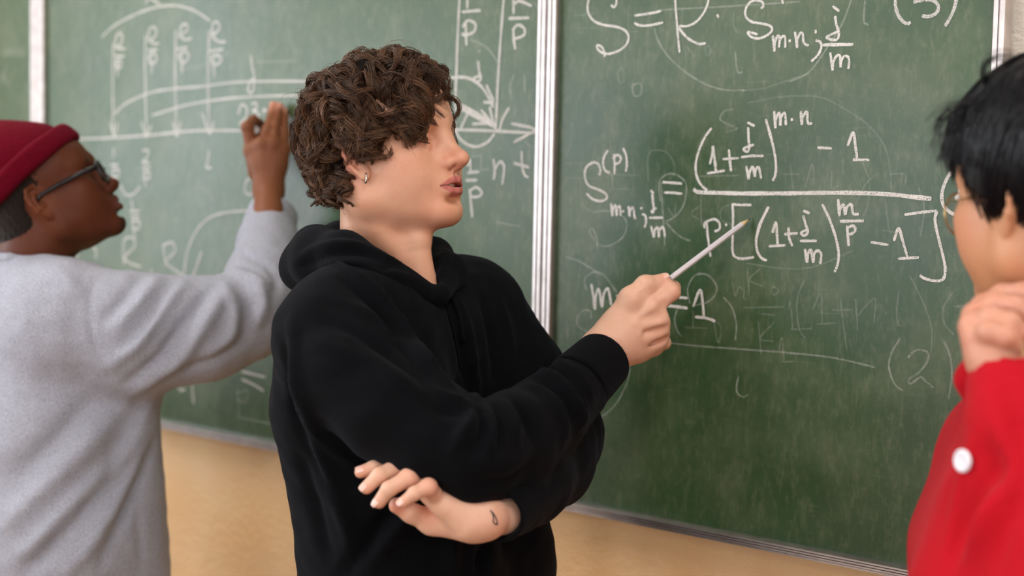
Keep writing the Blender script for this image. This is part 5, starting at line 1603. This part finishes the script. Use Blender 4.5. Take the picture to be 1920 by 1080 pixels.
    S.cone(P(1888, 690, 1.118), .030, P(1870, 660, 1.128), .032, .006, op='s')
    Vs, Fs = S.mesh(.0055); Vs = smooth_mesh(Vs, Fs, 1)
    Vs = folds(Vs, Fs, [([(1815, 1060), (1850, 960), (1905, 880)], .010, .010), ([(1780, 1060), (1820, 950), (1870, 860)], .010, -.009), ([(1860, 1070), (1890, 980), (1918, 930)], .010, -.008),
        ([(1838, 800), (1815, 870), (1790, 960), (1770, 1060)], .007, .005), ([(1870, 780), (1890, 840), (1915, 880)], .009, .007), ([(1880, 720), (1900, 780), (1918, 820)], .008, -.007), ([(1850, 830), (1870, 900), (1880, 960)], .010, -.006)])
    Vs = Vs + vnormals(Vs, Fs) * (.0016 * vnoise(Vs, 60, 23))[:, None]
    shirt = part('shirt', Vs, Fs, M['red'], root); shirt['label'] = 'red button-up shirt'
    C = Field()
    C.chain([P(1880, 668, 1.155), P(1848, 690, 1.165), P(1822, 712, 1.175), P(1832, 752, 1.18)], [.016, .018, .014, .012], .012)
    C.chain([P(1895, 690, 1.15), P(1862, 722, 1.16), P(1846, 768, 1.17)], [.014, .015, .010], .012)
    c = nb + np.array([0, 0, .004])
    ring = [c + tl * (.068 * math.cos(t)) + ff * (.068 * math.sin(t)) + UP * (-.012 * math.sin(t)) for t in np.linspace(0, 2 * math.pi, 14)]
    C.chain(ring, .017, .01)
    q = C.mesh(.0035); part('collar', q[0], q[1], M['red'], root, shirt)
    # placket edge and button
    bv = BVHTree.FromPolygons([Vector(v) for v in Vs], [tuple(f) for f in Fs.tolist()])
    def onto(x, y, off):
        loc, nr, ix, ds = bv.ray_cast(Vector(CAM), Vector(ray(x, y)))
        return (np.array(loc) + np.array(nr) * off, np.array(nr)) if loc is not None else (P(x, y, 1.12), -FWD)
    bc, bn = onto(1808, 864, .001)
    u = np.cross(bn, UP); u /= np.linalg.norm(u); v = np.cross(bn, u)
    bt = MB(); rings = [(.0, .0105), (.0022, .0105), (.0032, .0092), (.0024, .0075), (.0024, .0)]
    n0 = 24
    for h_, r_ in rings:
        for k in range(n0):
            t = 2 * math.pi * k / n0; bt.v.append(tuple(bc + bn * h_ + (u * math.cos(t) + v * math.sin(t)) * max(r_, .0004)))
    for i in range(len(rings) - 1):
        for k in range(n0): bt.f.append((i * n0 + k, i * n0 + (k + 1) % n0, (i + 1) * n0 + (k + 1) % n0, (i + 1) * n0 + k))
    mbpart('button', bt, M['button'], root, shirt)
    # ---- hair
    Fh = Field()
    Fh.ell((-.004, 0, .056), (.112, .092, .096), .01); Fh.ell((-.045, 0, -.005), (.058, .074, .058), .03)
    Fh.cone((.012, .078, .03), .020, (.022, .080, -.028), .010, .02); Fh.cone((.012, -.078, .03), .020, (.022, -.080, -.028), .010, .02)
    Fh.add(lambda X, Y, Z: X * .85 - .072 - (Z - .02) * .42 + 0 * Y, (-.3, -.3, -.3), (.3, .3, .3), .012, 'i')
    Fh.add(lambda X, Y, Z: -(Z - .030) * .8 + (X - .040) * .7 + 0 * Y, (.020, -.3, -.3), (.3, .3, .035), .010, 'i')
    q = Fh.mesh(.0032)
    Vc = q[0] + vnormals(*q) * (.0025 * vnoise(q[0], 120, 31))[:, None]
    hair = part('hair', to_world(Mh, Vc), q[1], M['hair_under_black'], root); hair['label'] = 'straight black hair'
    ctr = np.array([-.004, 0, .056]); rad = np.array([.113, .093, .098])
    n, NP, NS = 420, 13, 13
    g = rs.normal(size=(4000, 3)); g /= np.linalg.norm(g, axis=1)[:, None]
    g = g[(g[:, 2] > np.where(g[:, 0] < -.1, -.45, .15)) & (g[:, 0] * .8 - g[:, 2] * .6 < .25)][:n]; n = len(g)
    cw = np.array([-.04, 0, .14]); p0 = ctr + g * rad
    fl = (p0 - cw); fl /= np.linalg.norm(fl, axis=1)[:, None]; fl = fl + np.array([.1, 0, -.5]) + rs.normal(size=(n, 3)) * .18
    fl -= g * np.sum(fl * g, axis=1)[:, None]; fl /= np.linalg.norm(fl, axis=1)[:, None]
    t = np.linspace(0, 1, NP); Ln = .06 + .05 * rs.rand(n) + .025 * (g[:, 0] < -.1)
    ang = (Ln / .1)[:, None] * t[None]
    C_h = ctr + (g[:, None] * np.cos(ang)[..., None] + fl[:, None] * np.sin(ang)[..., None]) * (rad + (.002 + .006 * rs.rand(n))[:, None, None] * np.ones(3))
    X_, Z_ = C_h[..., 0], C_h[..., 2]
    keep = ~np.any((Z_ < .030) & (X_ > .045), axis=1); C_h = C_h[keep]; n = len(C_h)
    side = np.cross(np.gradient(C_h, axis=1), C_h - ctr); side /= np.linalg.norm(side, axis=2)[..., None]
    pa, ra, sh = [], [], []
    for s in range(NS):
        pa.append(C_h + side * (rs.uniform(-.009, .009, n))[:, None, None] + rs.normal(size=(n, 1, 3)) * .002 * t[None, :, None])
        ra.append(np.tile(np.interp(t, [0, .7, 1], [.0005, .0005, .0001]), (n, 1))); sh.append(np.tile(rs.rand(n)[:, None], (1, NP)))
    # wisps standing off the head
    W = lambda x, y, d: lc(P(x, y, d))
    ws = [[(1862, 170, 1.20), (1843, 140, 1.19), (1852, 112, 1.19), (1885, 104, 1.19), (1912, 122, 1.2)], [(1835, 190, 1.2), (1795, 205, 1.2), (1768, 235, 1.2), (1758, 280, 1.2)],
          [(1832, 200, 1.2), (1800, 215, 1.2), (1778, 250, 1.2), (1765, 300, 1.2)], [(1830, 205, 1.21), (1805, 222, 1.21), (1785, 260, 1.21), (1778, 300, 1.21)], [(1828, 190, 1.19), (1790, 195, 1.19), (1765, 215, 1.19), (1750, 240, 1.19)]]
    for w in ws:
        sp = np.array([W(*p) for p in spline(w, 8)]); sp = sp[np.linspace(0, len(sp) - 1, NP).round().astype(int)]
        k = 16
        pa.append(sp[None] + rs.normal(size=(k, 1, 3)) * .0022 + rs.normal(size=(k, 1, 3)) * .004 * (t ** 2)[None, :, None])
        ra.append(np.full((k, NP), .00035)); sh.append(np.full((k, NP), .1))
    pa = np.concatenate(pa); ra = np.concatenate(ra); sh = np.concatenate(sh)
    Vq, Fq, Cq = strand_mesh(to_world(Mh, pa.reshape(-1, 3)).reshape(pa.shape), ra, sh)
    o = part('strands', Vq, Fq, M['hair_black'], root, hair, col=Cq); o['kind'] = 'stuff'
    # ---- round wire glasses
    ge = link('eyeglasses', None, root); ge['label'] = 'thin gold-rimmed round glasses'
    Wd = lambda p: to_world(Mh, np.array(p, float))
    for s in (-1, 1):
        rp = [(.106 - .004 * max(0, math.cos(t) * s) , s * .033 + .0225 * math.cos(t), .002 + .0225 * math.sin(t)) for t in np.linspace(0, 2 * math.pi, 32, endpoint=False)]
        mbpart('rim', MB().tube(Wd(rp), .0011, 6, closed=True), M['wire'], root, ge)
        lv = np.vstack([Wd([np.mean(rp, axis=0)]), Wd(rp)])
        part('lens', lv, [(0, 1 + i, 1 + (i + 1) % 32) for i in range(32)], M['glass'], root, ge, smooth=False)
        mbpart('temple', MB().tube(Wd([(.102, s * .0555, .010), (.085, s * .068, .012), (.04, s * .0785, .012), (0, s * .0795, .010)]), .0010, 6), M['wire'], root, ge)
    mbpart('bridge', MB().tube(Wd([(.106, -.011, .008), (.110, 0, .010), (.106, .011, .008)]), .0010, 6), M['wire'], root, ge)
    T_, sho = Field(), Field()
    T_.cone(hip + tl * .06, .125, hip - tl * .06, .125, .05)
    for s in (-1, 1):
        h1 = hip + tl * s * .09; an = np.array([h1[0], h1[1], .07])
        T_.chain([h1, np.array([h1[0], h1[1], .46]) + ff * .02, an], [.10, .076, .060], .03)
        sho.cone(an + np.array([0, 0, -.025]) - ff * .02, .042, an + ff * .15 + np.array([0, 0, -.03]), .036, .02)
    q = T_.mesh(.012); part('trousers', q[0], q[1], M['trouser'], root)
    sho.add(lambda X, Y, Z: -Z + 0 * X + 0 * Y, (-9, -9, -1), (9, 9, 9), .002, 'i')
    q = sho.mesh(.008); part('shoes', q[0], q[1], M['shoe'], root)
    return root
P3 = man_red()
